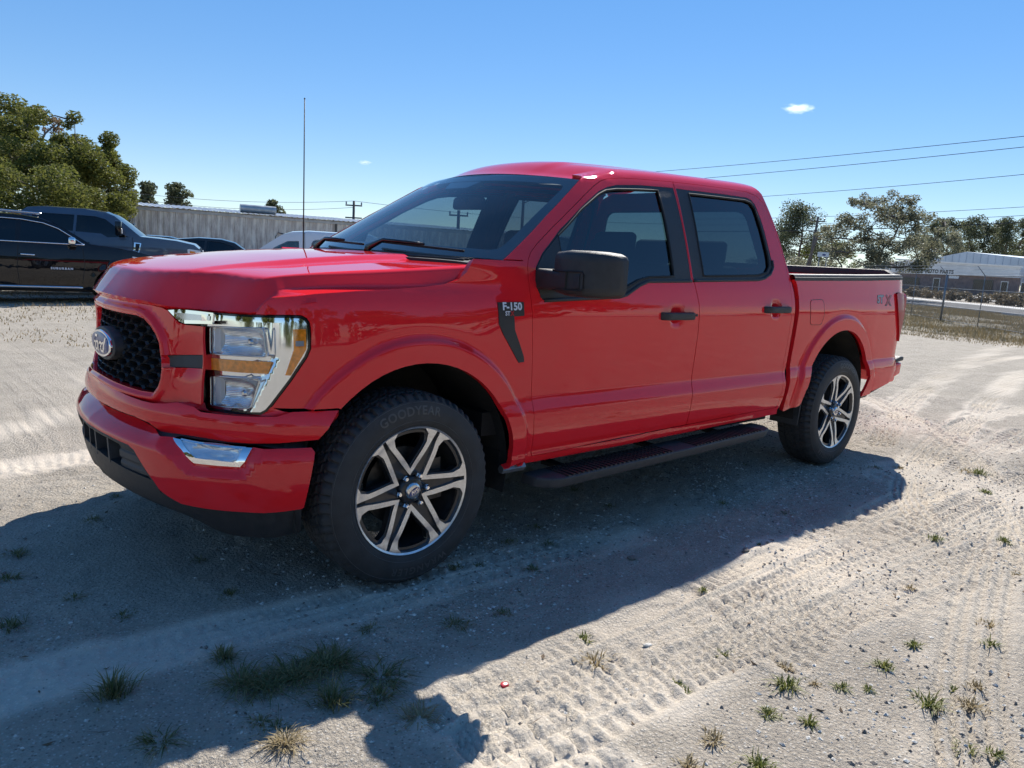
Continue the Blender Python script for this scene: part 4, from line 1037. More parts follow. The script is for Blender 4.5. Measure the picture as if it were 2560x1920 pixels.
    MB().lathe([(.06, .095), (.165, .095), (.165, .12), (.06, .12)], 48, close=True).build('brake_disc', 'brake_iron', w, auto=40)
    MB().box((.06, .07, -.09), (.19, .15, .09)).build('brake_caliper', 'brake_iron', w)
    return w
WH = make_wheel()
FY = -1.006
WH.location = (0, FY, .40); WH.rotation_euler = (0, math.radians(-4), 0)
for x, s, ry in ((3.685, 1, 19), (0, -1, 7), (3.685, -1, 33)):
    c = dup(WH, TR); c.location = (x, FY*s, .40); c.rotation_euler = (0, math.radians(ry), 0 if s > 0 else math.pi)
# ------------------------------------------------------------------ places by view direction
CP = np.array([-1.6996, -3.4792, 1.3569]); FW = np.array(fw); R2 = np.array(r2); U2 = np.array(u2); FPX = 1887.2
def hor(px):
    a = (px-1280)/FPX; b = -(FW[2]+a*R2[2])/U2[2]; return 960 - FPX*b
def at(px, depth, z=0.):
    """ground point seen at a column of the photograph, a number of metres into the scene"""
    a = (px-1280)/FPX; b = -(FW[2]+a*R2[2])/U2[2]; d = FW + a*R2 + b*U2; P = CP + depth*d; return np.array([P[0], P[1], z])
def hgt(px, py, depth): return CP[2] + (hor(px)-py)*depth/FPX*math.cos(roll)
def gnd(px, py):
    d = FW + (px-1280)/FPX*R2 + (960-py)/FPX*U2; t = -CP[2]/d[2]; return CP + t*d
K = 2560/2212.
# ------------------------------------------------------------------ ground: sand and shell with tyre tracks
def gradspace(lo, hi, step, far, grow=1.18):
    a = list(np.arange(lo, hi, step)); s = step; x = a[-1]
    while x < far: s *= grow; x += s; a.append(x)
    s = step; x = lo; b = []
    while x > -far: s *= grow; x -= s; b.append(x)
    return np.array(b[::-1] + a)
gx = gradspace(-2.5, 8.2, .0135, 2500, 1.2); gy = gradspace(-3.1, 1.6, .0135, 2500, 1.2)
GX, GY = np.meshgrid(gx, gy, indexing='ij')
near = np.exp(-(np.maximum(0, np.hypot(GX-1, GY)-7)/6)**2)
Z = .012*vnoise(GX*1.1, GY*1.1, 1) + .008*vnoise(GX*3.1, GY*3.1, 2) + near*(.006*vnoise(GX*7, GY*7, 3) + .0045*vnoise(GX*19, GY*19, 4)*(1+.9*vnoise(GX*.9+2, GY*.9, 8)) + .0042*vnoise(GX*37, GY*37, 5)*np.clip(.55+1.1*vnoise(GX*1.3+7, GY*1.3, 6), .1, 1.6))
TRACKS = [  # photograph columns/rows (2212 wide) of the track centre lines, half width, tread pitch, depth, kind
    ([(2212,735),(2100,780),(2010,835),(1940,900),(1900,960)], .11, .05, .010, 0),
    ([(2212,800),(2140,860),(2070,935),(1985,1000),(1900,1030)], .12, .055, .011, 0),
    ([(2212,935),(2120,985),(2040,1040),(1960,1085),(1830,1150),(1650,1235),(1420,1345),(1200,1445),(1000,1560)], .13, .05, .010, 1),
    ([(2212,1030),(2100,1085),(1960,1150),(1780,1225),(1560,1330),(1330,1440),(1180,1520),(1060,1600)], .12, .06, .011, 0),
    ([(2120,1700),(2095,1560),(2100,1420),(2120,1290),(2160,1160),(2212,1070)], .12, .045, .011, 2),
    ([(2060,1250),(1900,1300),(1700,1360),(1480,1440),(1300,1530),(1150,1640)], .11, .05, .008, 1),
    ([(1050,1480),(1120,1540),(1200,1610),(1280,1690)], .13, .10, .011, 3),
    ([(2212,1190),(2080,1205),(1940,1255),(1800,1330),(1690,1420)], .10, .05, .008, 0),
    ([(-150,1560),(200,1440),(560,1350),(800,1290),(1100,1210),(1350,1160)], .11, .05, .006, 1),
    ([(-60,1015),(160,985),(330,975)], .12, .06, .004, 0),
    ([(2212,880),(2130,900),(2050,935),(1990,985),(1960,1040),(1975,1100),(2040,1150),(2140,1180)], .10, .045, .009, 2),
    ([(2212,770),(2090,790),(1985,840),(1930,880)], .10, .045, .009, 2),
    ([(1880,860),(1960,900),(2060,960),(2140,1040),(2190,1130),(2230,1240)], .11, .05, .009, 1),
    ([(1560,1360),(1720,1290),(1900,1215),(2080,1140),(2212,1095)], .10, .045, .008, 2),
    ([(1330,1480),(1560,1390),(1800,1310),(2000,1240)], .09, .045, .007, 0),
    ([(60,850),(150,830),(260,790),(330,770)], .12, .06, .004, 0), ([(-60,945),(90,905),(200,880)], .12, .06, .004, 2)]
TRK = np.zeros_like(GX)
for pts, hw, pitch, dep, kind in TRACKS:
    P = np.array([gnd(a*K, b*K)[:2] for a, b in pts]); L = np.r_[0, np.cumsum(np.hypot(*np.diff(P, axis=0).T))]
    t = np.arange(0, L[-1], .02); C = np.c_[pchip(L, P[:, 0])(t), pchip(L, P[:, 1])(t)]
    lo, hi = C.min(0)-.3, C.max(0)+.3
    ix = np.where((gx > lo[0]) & (gx < hi[0]))[0]; iy = np.where((gy > lo[1]) & (gy < hi[1]))[0]
    if not len(ix) or not len(iy): continue
    sx, sy = slice(ix[0], ix[-1]+1), slice(iy[0], iy[-1]+1)
    Q = np.c_[GX[sx, sy].ravel(), GY[sx, sy].ravel()]; D = np.full(len(Q), 9.); LL = np.zeros(len(Q)); SD = np.zeros(len(Q))
    T = np.gradient(C, axis=0); T /= np.hypot(*T.T)[:, None]
    for i in range(0, len(Q), 4000):
        e = Q[i:i+4000, None]-C[None, ::2]; dd = np.hypot(e[..., 0], e[..., 1]); k = dd.argmin(1); j = np.arange(len(k))
        D[i:i+4000] = dd[j, k]; tt = T[::2][k]; ee = e[j, k]; LL[i:i+4000] = t[::2][k] + (ee*tt).sum(1); SD[i:i+4000] = ee[:, 0]*tt[:, 1]-ee[:, 1]*tt[:, 0]
    inn = 1-sstep(hw*.86, hw*1.04, D); rim = np.exp(-((D-hw*1.18)/(hw*.16))**2)
    u = SD/hw; pw = pitch*(1+.06*np.sin(LL*3.1))
    if kind == 0: blk = (np.sin(2*np.pi*(LL/pw) + 1.3*np.sign(u)*np.abs(u)*2) > -.1) & (np.abs(np.abs(u)-.45) > .07) & (np.abs(u) > .05)
    elif kind == 1: blk = (np.sin(2*np.pi*(LL/pw) + 2.2*u) > .2) & (np.abs(u) > .35) | (np.abs(np.abs(u)-.18) < .09)
    elif kind == 2: blk = (np.abs((u*2.5) % 1 - .5) < .30)
    else: blk = (np.sin(2*np.pi*(LL/pw)) > -.45) & (np.abs(((u+.5*(np.floor(LL/pw) % 2))*1.6) % 1 - .5) < .40)
    fade = np.clip(.75 + .9*vnoise(Q[:, 0]*1.7, Q[:, 1]*1.7, 11), .15, 1.1)*1.55
    wide = 1-sstep(hw*1.0, hw*1.9, D+.05*vnoise(Q[:, 0]*5, Q[:, 1]*5, 14)); TRK[sx, sy] = np.maximum(TRK[sx, sy], (wide*np.clip(.55+.6*vnoise(Q[:, 0]*1.2, Q[:, 1]*1.2, 15), 0, 1)).reshape(TRK[sx, sy].shape))
    dz = fade*(inn*(-dep*.9 + dep*1.15*blk*.9) + rim*dep*.55)
    Z[sx, sy] += dz.reshape(Z[sx, sy].shape) - (inn*fade*.5).reshape(Z[sx, sy].shape)*(Z[sx, sy])*.6
Z -= .004
LAT = (GX-CP[0])*math.cos(yaw) - (GY-CP[1])*math.sin(yaw); Z -= .020*np.maximum(0, np.minimum(-LAT, 60)-3.0)   # the lot falls away gently on this side
# hollows pressed in by the four tyres
for wx, wy in ((0, -.89), (3.685, -.89), (0, .89), (3.685, .89)):
    Z -= .012*np.exp(-(((GX-wx)/.16)**4 + ((GY-wy)/.17)**4)) - .008*np.exp(-(((np.hypot((GX-wx)/.16, (GY-wy)/.17))-1.35)/.25)**2)
nx_, ny_ = GX.shape
idx = np.arange(nx_*ny_).reshape(nx_, ny_)
F = np.stack([idx[:-1, :-1], idx[1:, :-1], idx[1:, 1:], idx[:-1, 1:]], -1).reshape(-1, 4)
me = bpy.data.meshes.new('ground'); V = np.stack([GX, GY, Z], -1).reshape(-1, 3)
me.vertices.add(len(V)); me.vertices.foreach_set('co', V.ravel()); me.loops.add(F.size); me.loops.foreach_set('vertex_index', F.ravel())
me.polygons.add(len(F)); me.polygons.foreach_set('loop_start', np.arange(0, F.size, 4)); me.update(calc_edges=True)
me.polygons.foreach_set('use_smooth', np.ones(len(F), bool)); me.validate()
at_ = me.attributes.new('packed', 'FLOAT', 'POINT'); at_.data.foreach_set('value', np.clip(TRK, 0, 1).ravel())      # how far tyres have packed the fine sand
def height(x, y):
    i = np.clip(np.searchsorted(gx, x)-1, 0, nx_-2); j = np.clip(np.searchsorted(gy, y)-1, 0, ny_-2); return Z[i, j]

def ground_mat():
    m = bpy.data.materials.new('sand'); m.use_nodes = True; M['sand'] = m; t = m.node_tree; N = t.nodes.new; L = t.links.new
    b = t.nodes['Principled BSDF']; b.inputs['Roughness'].default_value = .95; b.inputs['Specular IOR Level'].default_value = .15
    g = N('ShaderNodeNewGeometry')
    def noise(sc, det=6, ro=.6):
        n = N('ShaderNodeTexNoise'); n.inputs['Scale'].default_value = sc; n.inputs['Detail'].default_value = det; n.inputs['Roughness'].default_value = ro; L(g.outputs['Position'], n.inputs['Vector']); return n
    def rng(s, a, b_, c=0., d=1.):
        r = N('ShaderNodeMapRange'); r.inputs[1].default_value = a; r.inputs[2].default_value = b_; r.inputs[3].default_value = c; r.inputs[4].default_value = d; L(s, r.inputs[0]); return r.outputs[0]
    def mix(f, a, c, mode='MIX'):
        x = N('ShaderNodeMix'); x.data_type = 'RGBA'; x.blend_type = mode
        for k, v in ((0, f), (6, a), (7, c)):
            if hasattr(v, 'default_value') or hasattr(v, 'links'): L(v, x.inputs[k])
            else: x.inputs[k].default_value = v if k == 0 else (*v, 1)
        return x.outputs[2]
    big, med, fine, grain = noise(.35, 5), noise(2.3, 8, .65), noise(38, 6, .7), noise(240, 3, .6)
    c = mix(rng(med.outputs['Fac'], .38, .62), (.53, .46, .37), (.37, .32, .255))
    c = mix(rng(big.outputs['Fac'], .45, .65, 0, .55), c, (.46, .40, .33))
    c = mix(rng(fine.outputs['Fac'], .38, .68, 0, .7), c, (.27, .235, .19))
    v = N('ShaderNodeTexVoronoi'); v.inputs['Scale'].default_value = 70; L(g.outputs['Position'], v.inputs['Vector'])
    c = mix(rng(v.outputs['Distance'], .14, .30, .85, 0), c, (.70, .66, .59))
    v2 = N('ShaderNodeTexVoronoi'); v2.inputs['Scale'].default_value = 60; L(g.outputs['Position'], v2.inputs['Vector'])
    c = mix(rng(v2.outputs['Distance'], .14, .28, .9, 0), c, (.13, .112, .095))
    c = mix(rng(grain.outputs['Fac'], .3, .7, 0, .45), c, (.55, .49, .40))
    pk = N('ShaderNodeAttribute'); pk.attribute_name = 'packed'
    c = mix(rng(pk.outputs['Fac'], 0, 1, 0, .6), c, (.64, .56, .455))
    L(c, b.inputs['Base Color'])
    s1 = N('ShaderNodeMath'); s1.operation = 'MULTIPLY_ADD'; L(fine.outputs['Fac'], s1.inputs[0]); s1.inputs[1].default_value = .9; L(grain.outputs['Fac'], s1.inputs[2])
    s2 = N('ShaderNodeMath'); s2.operation = 'MULTIPLY_ADD'; L(v.outputs['Distance'], s2.inputs[0]); s2.inputs[1].default_value = -.8; L(s1.outputs[0], s2.inputs[2])
    bp = N('ShaderNodeBump'); bp.inputs['Strength'].default_value = .9; bp.inputs['Distance'].default_value = .012; L(s2.outputs[0], bp.inputs['Height']); L(rng(pk.outputs['Fac'], 0, 1, .9, .35), bp.inputs['Strength']); L(bp.outputs[0], b.inputs['Normal'])
ground_mat()
me.materials.append(M['sand']); GO = bpy.data.objects.new('ground', me); COL.objects.link(GO); tag(GO, 'pale sand and crushed shell lot crossed by tyre tracks', 'ground', kind='structure')

# loose pebbles and shell bits (nobody could count them)
def pebbles(n, rmin, rmax, material, seed, box):
    r = np.random.default_rng(seed); x = r.uniform(box[0], box[1], n); y = r.uniform(box[2], box[3], n)
    dn = vnoise(x*1.1+3, y*1.1, 21); k = r.random(n) < np.clip(.45+.9*dn, .05, 1); x, y = x[k], y[k]; n = len(x)
    s = rmin*(rmax/rmin)**(r.random(n)**2.5); z = height(x, y)
    O = np.array([(1,0,0),(0,1,0),(-1,0,0),(0,-1,0),(0,0,1),(0,0,-1)], float); Fo = np.array([(0,1,4),(1,2,4),(2,3,4),(3,0,4),(1,0,5),(2,1,5),(3,2,5),(0,3,5)])
    a = r.uniform(0, 2*np.pi, n); sx, sy, sz = s*r.uniform(.7, 1.3, n), s*r.uniform(.6, 1.1, n), s*r.uniform(.35, .7, n)
    V = O[None]*np.stack([sx, sy, sz], -1)[:, None]*r.uniform(.75, 1.2, (n, 6, 1)); c, q = np.cos(a)[:, None], np.sin(a)[:, None]
    X = V[..., 0]*c - V[..., 1]*q + x[:, None]; Y = V[..., 0]*q + V[..., 1]*c + y[:, None]; Zz = V[..., 2] + (z + sz*.25)[:, None]
    VV = np.stack([X, Y, Zz], -1).reshape(-1, 3); FF = (Fo[None]+6*np.arange(n)[:, None, None]).reshape(-1, 3)
    return VV, FF
mat('pebble_pale', (.58, .55, .49), rough=.9, noise=.3, nscale=60); mat('pebble_dark', (.20, .175, .15), rough=.9, noise=.3, nscale=60)
for nm, mt, n, sd, lb in (('pebbles', 'pebble_pale', 60000, 31, 'pale shell bits and pebbles scattered over the sand'), ('dark_gravel', 'pebble_dark', 40000, 32, 'dark gravel bits scattered over the sand')):
    VV, FF = pebbles(n, .0025, .012, mt, sd, (-2.5, 6.5, -3.0, 1.2)); tag(mk(nm, VV, FF, mt), lb, 'gravel', kind='stuff')

# leaf litter and twigs
leafr = np.random.default_rng(55); n = 420; lx = leafr.uniform(-2.4, 6.5, n); ly = leafr.uniform(-3.0, 1.0, n); k = leafr.random(n) < np.clip(.5+vnoise(lx*.8, ly*.8, 61), .1, 1); lx, ly = lx[k], ly[k]; n = len(lx); lz = height(lx, ly)+.004
la = leafr.uniform(0, 2*np.pi, n); ll = leafr.uniform(.006, .018, n); lw = np.where(leafr.random(n) < .4, ll*.08, ll*.4); lt = leafr.uniform(-.004, .006, n)
d_ = np.stack([np.cos(la), np.sin(la), 0*la], -1); s_ = np.stack([-np.sin(la), np.cos(la), 0*la], -1); c_ = np.stack([lx, ly, lz], -1); z_ = np.stack([0*la, 0*la, lt], -1)
ll = np.where(lw < .002, ll*2.2, ll)
VV = np.stack([c_-d_*ll[:, None], c_+s_*lw[:, None]+z_, c_+d_*ll[:, None]+np.abs(z_), c_-s_*lw[:, None]+z_], 1).reshape(-1, 3)
mat('litter', (.13, .085, .05), rough=.9, noise=.5, nscale=3); tag(mk('leaf_litter', VV, np.arange(4*n).reshape(-1, 4), 'litter'), 'brown leaf bits and twigs strewn over the sand', 'litter', kind='stuff')
# ------------------------------------------------------------------ grass and weeds on the lot
def leafmat(name, col, col2, trans=.35, rough=.6):
    m = bpy.data.materials.new(name); m.use_nodes = True; M[name] = m; t = m.node_tree; t.nodes.clear(); N = t.nodes.new; L = t.links.new
    o = N('ShaderNodeOutputMaterial'); d = N('ShaderNodeBsdfPrincipled'); d.inputs['Roughness'].default_value = rough; d.inputs['Specular IOR Level'].default_value = .3
    tr = N('ShaderNodeBsdfTranslucent'); x = N('ShaderNodeMixShader'); x.inputs[0].default_value = trans
    g = N('ShaderNodeNewGeometry'); mx = N('ShaderNodeMix'); mx.data_type = 'RGBA'; mx.inputs[6].default_value = (*col, 1); mx.inputs[7].default_value = (*col2, 1)
    L(g.outputs['Random Per Island'], mx.inputs[0]); L(mx.outputs[2], d.inputs['Base Color']); L(mx.outputs[2], tr.inputs[0])
    L(d.outputs[0], x.inputs[1]); L(tr.outputs[0], x.inputs[2]); L(x.outputs[0], o.inputs['Surface'])
leafmat('grass_green', (.10, .13, .03), (.22, .22, .06)); leafmat('grass_dry', (.30, .23, .12), (.42, .34, .20)); leafmat('grass_dark', (.09, .12, .035), (.30, .26, .13))
def blades(n, R, h, seed, lean=.8, w=.002, flat=0.):
    """a tuft: bent tapering blades from a common crown"""
    r = np.random.default_rng(seed); V = []; F = []; k = 0
    for i in range(n):
        a = r.uniform(0, 2*np.pi); rr = R*min(1, abs(r.normal(0, .36))); b = np.array([rr*math.cos(a), rr*math.sin(a), -.004])
        a2 = a + r.normal(0, .7); l = h*r.uniform(.45, 1.15); ln = lean*r.uniform(.3, 1.3)+flat; d = np.array([math.cos(a2), math.sin(a2), 0]); s = np.array([-d[1], d[0], 0])*w*r.uniform(.6, 1.3)
        p1 = b + d*l*.35*ln + np.array([0, 0, l*.55*max(.12, 1-ln*.45)]); p2 = b + d*l*.95*ln + np.array([0, 0, l*max(.06, 1-ln*.75)])
        V += [b-s, b+s, p1-s*.8, p1+s*.8, p2]; F += [(k, k+1, k+3, k+2), (k+2, k+3, k+4)]; k += 5
    return np.array(V), F
def tuft(px, py, n, R, h, mt, lab, cat='grass', group=None, lean=.8, flat=0., name='grass_tuft', w=.0019):
    P = gnd(px*K, py*K); V, F = blades(n, R, h, int(px*7+py), lean, w, flat)
    V[:, 2] += height(P[0], P[1]); o = mk(name, V, F, mt); o.location = (P[0], P[1], 0); tag(o, lab, cat, group)
    return o
SH = 'green grass clump growing in the shade of the red pickup'
tuft(245,1500,170,.075,.11,'grass_dark','tallest dark green grass clump, standing alone in the pickup shadow',lean=.7)
tuft(715,1510,150,.085,.10,'grass_dark','bushy green clump with one yellow blade beside the cut grass heap',lean=.8)
tuft(482,1425,120,.05,.06,'grass_dark','low round green clump between the grass heap and the air dam',lean=1.)
# heap of cut grass lying in the shade
for k, (px, py, n, R) in enumerate(((530,1470,260,.09),(590,1475,260,.10),(650,1460,300,.10),(705,1440,300,.09))):
    pass
hp = MB()
for k, (px, py, n, R) in enumerate(((520,1475,200,.08),(575,1478,260,.10),(640,1462,300,.11),(700,1440,280,.10),(730,1425,160,.07))):
    P = gnd(px*K, py*K); V, F = blades(int(n*.8), R*1.15, .085, 90+k, 1.1, .0017, .3); V += [P[0], P[1], height(P[0], P[1])+.006]; hp.add(V, F)
tag(hp.build('grass_heap', 'grass_dark'), 'long heap of cut dull green grass lying in the pickup shadow', 'grass')
tuft(822,1455,150,.10,.09,'grass_dark','flat spread of cut grass beside the end of the heap',lean=1.2,flat=.3)
tuft(820,1500,90,.06,.07,'grass_dark','small loose green clump just below the flat spread of grass',lean=1.1,flat=.1)
tuft(905,1540,110,.09,.06,'grass_dry','withered brown tuft inside the mirror shadow',lean=1.2,flat=.2)
tuft(350,1600,70,.09,.06,'grass_dark','flattened green patch at the near edge of the pickup shadow',lean=1.2,flat=.2)
tuft(615,1600,160,.07,.06,'grass_dry','dry straw tuft on the sunlit strip beside the mirror shadow',lean=1.1,flat=.1)
SG = 'small grass clump dotted over the shaded sand in front of the pickup'
for i, (px, py) in enumerate(((20,1355),(35,1195),(20,1250),(985,1345),(1150,1225),(1030,1215),(985,1225),(1160,1135),(600,1565),(560,1560),(800,1360),(250,1070),(265,1330),(205,1122),(160,1295),(430,1205),(500,1285),(1085,1320),(1185,1170),(1610,1000),(1315,1095),(1240,1060),(1700,1110),(1560,1090),(1890,1010),(1100,1170))):
    tuft(px, py, 60 if i > 3 else 80, .055 if i > 3 else .07, .034 if i > 3 else .05, 'grass_dark', 'small dark grass clump on the shaded sand around the pickup', group='grass clumps in the pickup shadow', lean=1., flat=.1)
for i, (px, py, s) in enumerate(((1285,1420,1.3),(1258,1375,.8),(1565,1405,.9),(1700,1435,.8),(1700,1480,1.2),(1820,1475,.7),(1760,1470,.6),(1912,1435,.9),(1975,1385,.8),(2135,1345,1.),(2140,1390,.8),(2005,1520,1.2),(2100,1520,1.),(1660,1540,.8),(1750,1560,.8),(1540,1595,.9),(2020,1165,1.),(2170,1170,.9),(2090,1015,1.5),(2115,1020,1.6),(2130,1060,1.),(1945,1010,.9),(2090,1610,1.),(1640,1655,1.),(1490,1655,.8),(1465,1470,.6),(1480,1485,.6),(1965,1270,.6),(1640,1180,.5),(1520,1275,.6),(2200,1240,.7),(2060,1480,.7),(1880,1480,.6),(2110,1480,.7),(2150,1630,.7))):
    tuft(px, py, int(80*s), .055*s, .048*s, 'grass_green' if i % 3 else 'grass_dry', 'small sprig of yellow green weeds on the sunlit sand' if i % 3 else 'small dry straw weed on the sunlit sand', group='green weeds on the sunlit sand' if i % 3 else 'dry weeds on the sunlit sand', lean=.95, w=.0026, name='weed')
# a few stones and one bit of red plastic
def stone(px, py, s, mt, lab, seed):
    P = gnd(px*K, py*K); bm = bmesh.new(); bmesh.ops.create_icosphere(bm, subdivisions=2, radius=1); r = np.random.default_rng(seed)
    for v in bm.verts: v.co *= 1 + .35*float(vnoise(np.array([v.co.x*1.4+seed]), np.array([v.co.y*1.4+v.co.z]), seed)[0]); v.co.x *= s*1.2; v.co.y *= s*.9; v.co.z *= s*.6
    me = bpy.data.meshes.new('stone'); bm.to_mesh(me); bm.free(); me.materials.append(M[mt]); o = bpy.data.objects.new('stone', me); COL.objects.link(o); o.location = (P[0], P[1], height(P[0], P[1])+s*.25); tag(o, lab, 'stone'); return o
stone(1398,1395,.014,'pebble_pale','pale rounded stone on the sunlit sand near the shadow edge',1)
stone(1365,1205,.022,'pebble_dark','dark stone lying between two weeds by the shadow edge',2)
stone(1610,1195,.020,'pebble_dark','small dark pebble beside the curving tyre tracks',3)
mat('red_plastic', (.5, .01, .02), rough=.25, coat=.6)
P = gnd(1090*K, 1475*K); m = MB().prism(rounded([(-.014,-.008),(.012,-.010),(.016,.004),(-.002,.012),(-.015,.006)], .004), ((P[0], P[1], height(P[0], P[1])+.002), (1, 0, 0), (0, 1, .25)), (0, 0, .007)); tag(bevel(m.build('plastic_fragment', 'red_plastic'), .002, 2), 'tiny bright red plastic fragment on the sand at the shadow edge', 'litter')
# ------------------------------------------------------------------ background: parked vehicles
def ptag(o, *a): return tag(o, *a)
def simple_car(name, prof, seg, H, arches, body, windows, label, cat, halfw=.98, wheelr=.37, taper=(.35, .10), glass='glass_car', wheel_mat='satin_silver', group=None, detail=None, doors=()):
    """car with its front at x=0 and its tail at +x; the flank is a curved sheet cut by arches and windows, the top a skin over the centre profile"""
    T = empty(name); tag(T, label, cat, group)
    P = np.array(prof, float); L = P[:, 0].max()
    Hf = pchip(*zip(*H))
    def fl(x, z, inset=0.):
        x, z = np.broadcast_arrays(np.asarray(x, float), np.asarray(z, float))
        f = taper[0]*np.clip(1-x/(.16*L), 0, 1)**2.2*.62 + taper[1]*np.clip((x-.86*L)/(.14*L), 0, 1)**2
        fl_ = 0
        for cx, r in arches:
            d = np.hypot(x-cx, z-wheelr) - r; fl_ = fl_ + .018*(1-sstep(.06, .11, d))
        return np.stack([x + 0*z, -(halfw + Hf(z) - f + fl_ - inset), z], -1)
    # outline of the flank = the upper profile closed along the sill, with arch cuts
    zb = .36; out = [tuple(q) for q in P]
    low = []
    for cx, r in sorted(arches, reverse=True):
        a = [(cx+r*math.cos(t), wheelr+r*math.sin(t)) for t in np.linspace(0, math.pi, 16)]
        low += [(cx+r, zb)] + a + [(cx-r, zb)]
    flank = out + low
    hol = [w for w in windows]
    for mir in (False, True):
        panel('body_side', fl, flank, body, T, h=.09, holes=hol, flange=.03, mirror=mir)
        for w in windows:
            panel('window_glass', lambda x, z: fl(x, z, .012), shrink(w, -.01), glass, T, h=.2, flange=0, mirror=mir)
        for dline in doors:
            m = MB().tube(np.array([fl(a, b, -.001) for a, b in dens(dline, .1, False)]), .006, 5); (m.mirror() if mir else m).build('door_gap', 'seal_rubber', T)
    # top skin
    for i0, i1, mt, nm in seg:
        Q = P[i0:i1+1]; Q = dens(Q, .12, False); X = []
        for x, z in Q:
            y = abs(fl(x, z)[1]); X.append([(x, t*y, z + .035*(1-t*t)*(1 if z > .9 else 0)) for t in np.linspace(-1, 1, 9)])
        MB().grid(np.array(X)).build(nm, mt, T, smooth=True)
    MB().box((.3, -halfw+.12, .30), (L-.3, halfw-.12, .60)).build('underbody', 'under_dark', T)
    MB().box((arches[0][0]+.75, -halfw+.13, .6), (arches[1][0]-.3, halfw-.13, .98)).build('cabin_floor', 'interior', T)
    for cx, r in arches:
        for sg in (1, -1):
            w = empty('wheel'); w.parent = T
            R = wheelr; y0 = -sg*(halfw-.03)
            pr = [(R*.62, 0), (R*.66, -.012), (R*.93, -.012), (R, .015), (R, .21), (R*.93, .235), (R*.6, .235)]
            pr = [(a, y0 + sg*b) for a, b in pr]
            MB().lathe(pr, 40, c=(cx, 0, R)).build('tyre', 'rubber', w, auto=40)
            f = MB().lathe([(0, y0+sg*.01), (R*.16, y0+sg*.005), (R*.22, y0+sg*.02)], 20, c=(cx, 0, R)); 
            for k in range(6):
                a = k*math.pi/3; d = np.array([math.cos(a), 0, math.sin(a)]); n = np.array([-d[2], 0, d[0]]); o = np.array([cx, y0+sg*.012, R])
                p = [o+d*R*.1+n*.05, o+d*R*.63+n*.035, o+d*R*.63-n*.035, o+d*R*.1-n*.05]; f.add(p + [q+np.array([0, sg*.03, 0]) for q in p], [(0,1,2,3), (0,4,5,1), (2,6,7,3), (1,5,6,2)])
            f.lathe([(R*.60, y0+sg*.002), (R*.65, y0-sg*.004), (R*.66, y0+sg*.01)], 32, c=(cx, 0, R)).build('rim', wheel_mat, w)
            MB().lathe([(R*.64, y0+sg*.02), (R*.58, y0+sg*.12), (.01, y0+sg*.12)], 32, c=(cx, 0, R)).build('rim_barrel', 'wheel_dark', w)
            lx = [[(cx + (r+.01)*math.cos(t), -sg*y, R + (r+.01)*math.sin(t)) for t in np.linspace(-.2, math.pi+.2, 20)] for y in (halfw-.03, halfw-.4)]
            lm = MB().grid(np.array(lx)); lm.F.append(tuple(range(20, 40))); lm.build('wheel_liner', 'liner', T)
    return T, fl
def place(T, px, depth, fwd, dz=0.):
    """put the front of a car at a view column; fwd = heading of its nose"""
    P = at(px, depth); T.location = (P[0], P[1], dz + float(height(P[0], P[1]))); T.rotation_euler = (0, 0, math.atan2(-fwd[1], -fwd[0]))
RIGHT = np.array([math.cos(yaw), -math.sin(yaw)]); INTO = np.array([math.sin(yaw), math.cos(yaw)])
glass_mat('glass_car', (.10, .11, .12), ior=1.5)
paint('black_paint', (.006, .006, .008), dust=.02); paint('slate_paint', (.085, .115, .155), metal=.2, dust=.06); paint('white_paint', (.72, .73, .74), dust=.06)
paint('charcoal_paint', (.02, .022, .026), dust=.03)
HB = [(.3,-.06),(.45,-.03),(.7,.0),(.95,0),(1.1,-.015),(1.25,-.04),(1.5,-.13),(1.75,-.22),(1.95,-.32),(2.1,-.38)]

# black long suv
SP = [(.10,.36),(.02,.45),(.0,.62),(.03,.85),(.09,1.05),(.20,1.15),(.55,1.235),(1.0,1.285),(1.40,1.325),(1.75,1.55),(2.10,1.745),(2.35,1.83),(2.8,1.875),(3.6,1.89),(4.6,1.86),(5.2,1.81),(5.42,1.72),(5.55,1.45),(5.63,1.20),(5.68,.95),(5.70,.55),(5.60,.36)]
WIN = [[(1.66,1.345),(1.83,1.48),(2.08,1.64),(2.30,1.72),(2.66,1.765),(2.72,1.345)],[(2.80,1.347),(2.76,1.77),(3.2,1.785),(3.62,1.785),(3.70,1.35)],[(3.80,1.355),(3.74,1.785),(4.4,1.765),(4.95,1.72),(5.12,1.62),(5.20,1.37)]]
SUV, sf = simple_car('sport_utility_vehicle', SP, [(0,4,'black_paint','front_fascia'),(4,8,'black_paint','hood'),(8,11,'glass_car','windshield'),(11,15,'black_paint','roof'),(15,18,'glass_car','rear_glass'),(18,21,'black_paint','tailgate')],
    HB, [(.94,.46),(4.28,.46)], 'black_paint', WIN, 'long black sport utility vehicle with chrome window trim parked beside the slate pickup', 'suv', halfw=1.0, wheelr=.40, doors=[[(1.58,1.25),(1.55,.9),(1.60,.5)],[(2.75,1.25),(2.78,.8),(2.75,.45)],[(3.74,1.26),(3.80,.8),(3.70,.55)]])
def strip(fl, pts, r, nm, mt, T, sides=(0, 1), ins_=-.004):
    for k in sides:
        m = MB().tube(np.array([fl(a, b, ins_) for a, b in dens(pts, .08, False)]), r, 6); (m.mirror() if k else m).build(nm, mt, T, smooth=True)
strip(sf, [(1.54,1.322),(2.6,1.325),(3.7,1.33),(5.2,1.35)], .013, 'window_trim', 'chrome', SUV)
strip(sf, [(1.54,1.322),(1.60,1.355),(1.78,1.485),(2.02,1.64),(2.28,1.735),(2.68,1.79),(3.7,1.81),(4.5,1.79),(5.0,1.74),(5.2,1.62),(5.24,1.355)], .010, 'window_trim', 'chrome', SUV)
